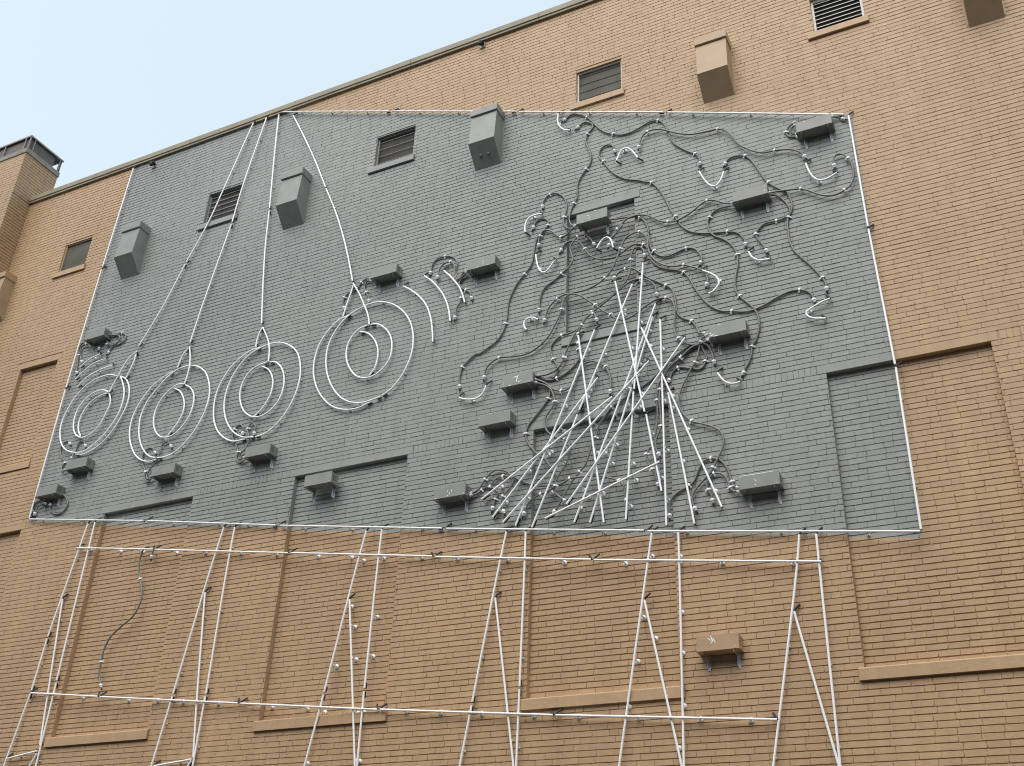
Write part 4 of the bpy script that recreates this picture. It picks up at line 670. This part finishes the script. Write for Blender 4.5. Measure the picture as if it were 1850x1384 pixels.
# ------------------------------------------------------------------ chimney
CX0, CX1, CF, CB, CZ = -18.12, -16.972, -0.45, 0.40, 16.55
chim = empty('chimney', (CX1 - .57, 0, 0)); tag(chim, 'tan brick chimney with a grey cap and raised metal lid, left of the roofline', 'chimney')
CI = Matrix.Translation(-Vector(chim.location))
def cpart(o): o.matrix_parent_inverse = CI; return o
shaft = cpart(MB().box(CX0 + .015, CX1 - .015, CF + .015, CB, 0.0, CZ - .002).build('shaft', M_WALL, chim))
its = lay(CX0, CX1, 0.0, CZ, (), False)
tag(link('bricks', brick_mesh('bricks', its, lambda u, z, o: (u, CF - o, z)), M_WALL, shaft), kind='stuff')
its = lay(CF, -0.004, 0.0, ZT, (), False) + lay(CF, CB, ZT, CZ, (), False)
tag(link('bricks', brick_mesh('bricks', its, lambda u, z, o: (CX1 + o, u, z)), M_WALL, shaft), kind='stuff')
cap = MB().box(CX0 - .02, CX1 + .02, CF - .02, CB + .02, CZ + .0, CZ + .135, .012)
cpart(cap.build('cap', M_CONC, chim))
lid = MB().box(CX0 - .02, CX1 + .02, CF - .02, CB + .02, CZ + .445, CZ + .465).box(CX0 - .021, CX1 + .021, CF - .021, CF - .012, CZ + .425, CZ + .4651).box(CX1 + .012, CX1 + .0212, CF - .0212, CB + .021, CZ + .425, CZ + .4652)
cpart(lid.build('lid', M_LID, chim))
for px_, py_ in ((CX1 + .005, CF + .0), (CX1 + .005, CF + .11), (CX1 - .12, CF - .005), (CX1 + .005, CB - .06), (CX1 - .03, CB + .0), (CX0 + .02, CF), (CX0 + .02, CB), (CX0 + .42, CF - .004)):
    cpart(MB().box(px_ - .011, px_ + .011, py_ - .011, py_ + .011, CZ + .1352, CZ + .4448).build('post', M_LID, chim))
cpart(MB().box(CX0 + .16, CX1 - .03, CF + .022, CF + .027, CZ + .15, CZ + .44).build('guard_screen', M_GUARD, chim))
cpart(MB().box(CX1 - .027, CX1 - .022, CF + .03, CB - .17, CZ + .15, CZ + .44).build('guard_screen', M_GUARD, chim))
flue = MB()
for fx in (CX0 + .30, CX1 - .36): flue.box(fx - .17, fx + .17, -.20, .18, CZ + .1352, CZ + .26)
cpart(flue.build('flue', M_LID, chim))

# ------------------------------------------------------------------ sheet-metal vent hoods
def hood(xr, w, z, m, label, dz=0.0):
    h = empty('vent_hood', (xr - w / 2, 0, z)); tag(h, label, 'vent hood', 'vent hoods in a row below the roof')
    x0, x1 = -w / 2, w / 2
    # side outline: front leans out towards its foot, bottom slopes steeply back down to the wall
    MB().prism([(.012, 0.0), (-.285, .325), (-.275, .34), (-.235, .915), (.012, .915)], x0, x1).build('body', m, h)
    MB().prism([(.012, .905), (-.245, .905), (-.262, .917), (-.262, 1.03), (-.25, 1.04), (.012, 1.055)], x0 - .012, x1 + .012).build('cap', m, h)
    MB().box(x0 - .022, x0, -.006, .010, .06, .90).build('flange', m, h); MB().box(x1, x1 + .022, -.006, .010, .06, .90).build('flange', m, h)
    MB().box(x0 + .05, x1 - .05, -.2395, -.2375, .895, .904).build('seam', M_DARK, h)
    return h
HB = 12.665
hood(-13.252, .42, HB, M_GREY, 'leftmost grey hood, beside the left panel edge')
hood(-9.664, .42, HB, M_GREY, 'grey hood between the third and the curved pendulum strings')
h3 = hood(-6.004, .44, HB, M_GREY, 'tall grey hood straddling the top edge of the panel')
for sx in (-.07, .06):
    MB().lathe([(0, .026), (.004, .026), (.012, .014)], (0, -.74, -.67), (sx, -.1405, .155), 10).build('knockout', M_LID, h3, True)
hood(-2.385, .435, HB - .055, M_TAN, 'tan hood above the top edge of the grey panel')
hood(1.072, .42, HB - .14, M_TAN, 'tan hood in the upper right corner, only its underside showing')
hood(-16.64, .315, HB - .13, M_TAN, 'tan hood at the left side beside the chimney foot')

# ------------------------------------------------------------------ transformer boxes
def base_depth(x, z):
    for a, b, c, d in RECESS:
        if a < x < b and c < z < d: return RDEPTH
    return 0.0
MARKS = {'T12': [(.0, .09, .085, .014, 78), (-.03, .125, .05, .010, 20), (.035, .045, .05, .010, 8), (.005, .13, .06, .010, 25), (-.2, .05, .07, .004, 90), (-.1, .012, .03, .008, 0)],
         'T16': [(-.085, .12, .05, .009, -42), (-.06, .125, .075, .009, -70), (-.035, .105, .06, .009, -62), (-.065, .085, .03, .007, 60)],
         'T7': [(.035, .07, .075, .007, 90), (-.05, .012, .03, .010, 40), (-.09, .010, .02, .008, 0), (.12, .010, .035, .006, 10)],
         'T8': [(-.05, .10, .035, .008, -35), (-.035, .055, .04, .008, 30), (-.19, .10, .02, .006, 0), (.05, .158, .03, .008, 0), (-.13, .02, .03, .006, 50)],
         'T14': [(-.03, .085, .025, .008, 90), (.0, .055, .025, .010, 80), (.03, .085, .03, .011, 88), (-.03, .02, .02, .012, 0), (-.2, .012, .02, .010, 0), (.2, .02, .02, .012, 0)],
         'T15': [(-.02, .160, .36, .006, 0), (-.05, .10, .012, .008, 0), (-.035, .08, .012, .008, 0), (-.045, .035, .014, .010, 0), (-.21, .15, .012, .010, 0)],
         'T11': [(-.1, .158, .06, .006, 0), (-.19, .03, .05, .012, 10), (-.14, .012, .04, .012, 0), (-.21, .06, .03, .010, 0)],
         'T13': [(-.06, .158, .035, .006, 0), (.0, .158, .02, .006, 0), (.15, .158, .02, .006, 0)],
         'T9': [(-.12, .150, .02, .009, 35), (.06, .162, .02, .008, 30)], 'T10': [(.2, .12, .02, .006, 80), (.19, .06, .02, .009, 60), (-.15, .162, .02, .005, 0)]}
for lab, X, Z, key in BOXES:
    m = M_TAN if key == 'T16' else M_GREY
    bd = base_depth(X, Z + .08) if key not in ('T5', 'T8') else 0.0
    t = empty('transformer_box', (X, 0, Z)); tag(t, lab, 'transformer box', 'transformer boxes on the wall')
    case = MB().box(-.2225, .2225, -.165, -.004, .008, .163, .004).build('case', m, t)
    MB().box(-.2265, .2265, -.1705, -.1655, .004, .167, .002).build('front_cover', m, t)
    MB().box(-.234, .234, -.178, -.003, -.001, .0035).build('tray', m, t)
    for q in range(3):
        MB().box(.2224, .2235, -.135 + 0, -.075, .055 + q * .03, .063 + q * .03).build('vent_slot', M_DARK, case)
    for sx in (-.16, .165):
        br = MB().box(sx - .004, sx + .0, -.17, -.002, -.032, -.002).box(sx, sx + .028, -.17, -.002, -.006, -.002)
        lg = MB().box(sx - .003, sx + .026, -.0075, -.0035, -.165, -.0065).box(sx - .0039, sx - .0001, -.036, -.0078, -.15, -.0325)
        lg.build('bracket_leg', M_GALV, br.build('bracket', m, t))
    MB().lathe([(0, .006), (.004, .006), (.006, .003)], (0, -1, 0), (.19, -.1705, .02), 8).build('screw', M_GALV, t)
    for u, v, L, w, ang in MARKS.get(key, []):
        c, s = math.cos(math.radians(ang)), math.sin(math.radians(ang)); k = RND.uniform(.6, 1)
        mk = MB(); pts = [(-L / 2, -w * k / 2), (0, -w / 2), (L / 2, -w * .3), (L / 2, w * k * .4), (0, w / 2), (-L / 2, w * .35)]
        mk.v = [(u + a * c - b * s, -.1712, v + a * s + b * c) for a, b in pts] + [(u + a * c - b * s, -.1718, v + a * s + b * c) for a, b in pts]
        mk.f = [tuple(range(6)), tuple(range(11, 5, -1))] + [(i, (i + 1) % 6, 6 + (i + 1) % 6, 6 + i) for i in range(6)]
        mk.build('paint_mark', M_MARK, t)

    for u, v0, v1, w in {'T3': [(.175, -.27, -.18, .016), (-.16, -.24, -.19, .012), (.185, -.36, -.30, .010)], 'T4': [(.18, -.29, -.18, .010), (.175, -.38, -.34, .014)], 'T5': [(.175, -.31, -.18, .010), (-.15, -.26, -.19, .010), (.165, -.42, -.36, .010)]}.get(key, []):
        yb = base_depth(X + u, Z + v0) - .0035
        dm = MB(); pts = [(u - w * .3, v0), (u + w * .2, v0), (u + w * .5, (v0 + v1) / 2), (u + w * .3, v1), (u - w * .5, v1), (u - w * .35, (v0 + v1) / 2)]
        dm.v = [(a, yb, b) for a, b in pts] + [(a, yb - .0006, b) for a, b in pts]
        dm.f = [tuple(range(6)), tuple(range(11, 5, -1))] + [(i, (i + 1) % 6, 6 + (i + 1) % 6, 6 + i) for i in range(6)]
        dm.build('paint_drip', M_DRIP, t)

# ------------------------------------------------------------------ neon tubes
R_T = 0.0130
def mesh_shared(fn):
    me = fn(); return me
STAND = {}
def standoff_mesh(h, thin):
    k = (round(h, 2), thin)
    if k not in STAND:
        f = 0.6 if thin else 1.0
        STAND[k] = MB().lathe([(0, .031 * f), (.010, .031 * f), (.016, .022 * f), (.022, .011 * f), (k[0] - .022, .009 * f), (k[0] - .014, .016 * f), (k[0] - .002, .017 * f)], (0, -1, 0), (0, 0, 0), 8).mesh('standoff', True)
        STAND[k].materials.append(M_CLIP if not thin else mat('clear_glass_support', (.55, .55, .48), .3))
    return STAND[k]
for lab, pts, caps, d, grp, _ in TUBES:
    P, keys = spline([(x, -d, z) for x, z in pts], 0.035)
    if len(P) == 2 or (len(pts) == 3 and 'pair' in lab): pass
    O = P[0].copy(); O.y = 0
    thin = ('leg pair' in lab and 'third' not in lab and 'fifth' not in lab) or 'bob' in lab or 'pendulum' in lab or 'edging' in lab
    mb = MB().tube([p - O for p in P], R_T * (1.0 if thin and 'leg' not in lab else 1.0), 8)
    t = mb.build('neon_tube', M_TUBE, None, True); t.location = O
    tag(t, lab, 'neon tube', grp or None)
    for e, (end, nxt) in enumerate(((P[0], P[1] if len(P) < 4 else P[2]), (P[-1], P[-2] if len(P) < 4 else P[-3]))):
        tan = (end - nxt).normalized(); st = caps[e]; base = -base_depth(end.x, end.z)
        if st == 's':
            dr = Vector((-math.copysign(.6, tan.x), 0, .8)) if abs(tan.x) > .5 else Vector((.62, 0, .7 if tan.z > 0 else -.4))
            q0 = end + tan * .002; q1 = end + tan * .012 + dr * .03 + Vector((0, .006, 0)); q2 = end + tan * .012 + dr * .10; q2.y = -.012
            MB().tube([p - O for p in (q0, q1, q2)], [.0125, .0125, .0105], 7).build('electrode_boot', M_BLACK, t, True)
        else:
            ln = .11 if st == 'F' else .07; r = .0135 if st == 'F' else .0115
            off = Vector((0, min(.034, max(.02, d - .012)), 0))
            q0 = end - tan * .004 + off * .4; q1 = end - tan * .004 + off * .85; q2 = end - tan * ln + off
            MB().tube([p - O for p in (q0, q1, q2)], [r * .9, r, r * .9], 7).build('electrode_boot', M_BLACK, t, True)
    # glass standoffs every half metre or so
    ln = [0.0]
    for a, b in zip(P, P[1:]): ln.append(ln[-1] + (b - a).length)
    tot = ln[-1]; n = max(1, round(tot / (0.85 if thin else 0.62))) if tot > .3 else (1 if tot > .15 else 0)
    for q in range(n):
        s = tot * (q + .5 + RND.uniform(-.18, .18)) / n
        i = max(j for j in range(len(ln)) if ln[j] <= s + 1e-9); i = min(i, len(P) - 2)
        f = (s - ln[i]) / max(ln[i + 1] - ln[i], 1e-6); p = P[i].lerp(P[i + 1], f)
        bd = base_depth(p.x, p.z)
        o = bpy.data.objects.new('standoff', standoff_mesh(d + bd - R_T * .6, thin)); COL.objects.link(o); o.parent = t
        o.location = Vector((p.x, bd, p.z)) - O; o.rotation_euler.y = RND.uniform(0, 6)

# ------------------------------------------------------------------ conduits
R_C = 0.0128
def clip_mesh():
    b = MB()
    n = 7                                                       # strap bent over the conduit, with two flat ears
    for i in range(n):
        a0, a1 = math.pi * i / n, math.pi * (i + 1) / n; r0, r1 = R_C + .001, R_C + .0075; k = len(b.v)
        for xx in (-.011, .011):
            for a, r in ((a0, r0), (a0, r1), (a1, r1), (a1, r0)): b.v.append((xx, -math.sin(a) * r - .001, math.cos(a) * r))
        b.f += [(k, k + 1, k + 2, k + 3), (k + 7, k + 6, k + 5, k + 4), (k + 1, k + 5, k + 6, k + 2)]
    for sg in (-1, 1): b.box(-.011, .011, .008, .018, sg * (R_C + .012) - .013, sg * (R_C + .012) + .013, .002)
    for sg in (-1, 1): b.lathe([(0, .012), (.010, .012), (.016, .006)], (0, -1, 0), (0, .010, sg * (R_C + .012)), 8)
    me = b.mesh('clip', False); me.materials.append(M_CLIP); return me
CLIP = clip_mesh()
BUSH = MB().lathe([(-.006, .019), (.0, .026), (.022, .027), (.027, .019), (.042, .018), (.048, .014), (.052, .006)], (1, 0, 0), (0, 0, 0), 10).mesh('bushing', True); BUSH.materials.append(M_CLIP)
BOOT = MB().lathe([(.046, .011), (.062, .012), (.080, .010), (.090, .005)], (1, 0, 0), (0, 0, 0), 8).mesh('wire_boot', True); BOOT.materials.append(M_BLACK)
FERR = MB().lathe([(-.03, .019), (-.008, .019), (-.006, .022), (.01, .022), (.012, .017)], (1, 0, 0), (0, 0, 0), 8).mesh('box_connector', True); FERR.materials.append(M_GALV)
for lab, pts, clips, ends, d in CONDUITS:
    P, keys = spline([(x, -d, z) for x, z in pts], 0.022)
    if 'b' in (ends[0], ends[1]):                               # lift the strand to meet the side of its box
        n = len(P)
        for i, p in enumerate(P):
            if ends[0] == 'b' and 'feet' not in lab: p.y -= .035 * max(0, 1 - i / 9) ** 2
            if ends[1] == 'b' and 'feet' not in lab: p.y -= .035 * max(0, 1 - (n - 1 - i) / 9) ** 2
    O = P[0].copy(); O.y = 0
    rr = [R_C * (1.0 + .045 * (-1) ** i) for i in range(len(P))]
    t = MB().tube([p - O for p in P], rr, 8).build('conduit', M_CON, None, True); t.location = O
    tag(t, lab, 'conduit', 'flexible grey conduits')
    def along(i):
        a = P[max(i - 1, 0)]; b = P[min(i + 1, len(P) - 1)]; v = b - a; return math.atan2(v.z, v.x)
    for ci in clips:
        i = keys[ci]; o = bpy.data.objects.new('clip', CLIP); COL.objects.link(o); o.parent = t
        o.location = P[i] - O; o.rotation_euler.y = -along(i)
    for e in (0, 1):
        i = 0 if e == 0 else len(P) - 1
        ang = -along(i) + (math.pi if e == 0 else 0)
        kinds = (('bushing', BUSH), ('wire_boot', BOOT)) if ends[e] == 'n' else (('box_connector', FERR),)
        for nm, me in kinds:
            o = bpy.data.objects.new(nm, me); COL.objects.link(o); o.parent = t
            o.location = P[i] - O; o.rotation_euler.y = ang
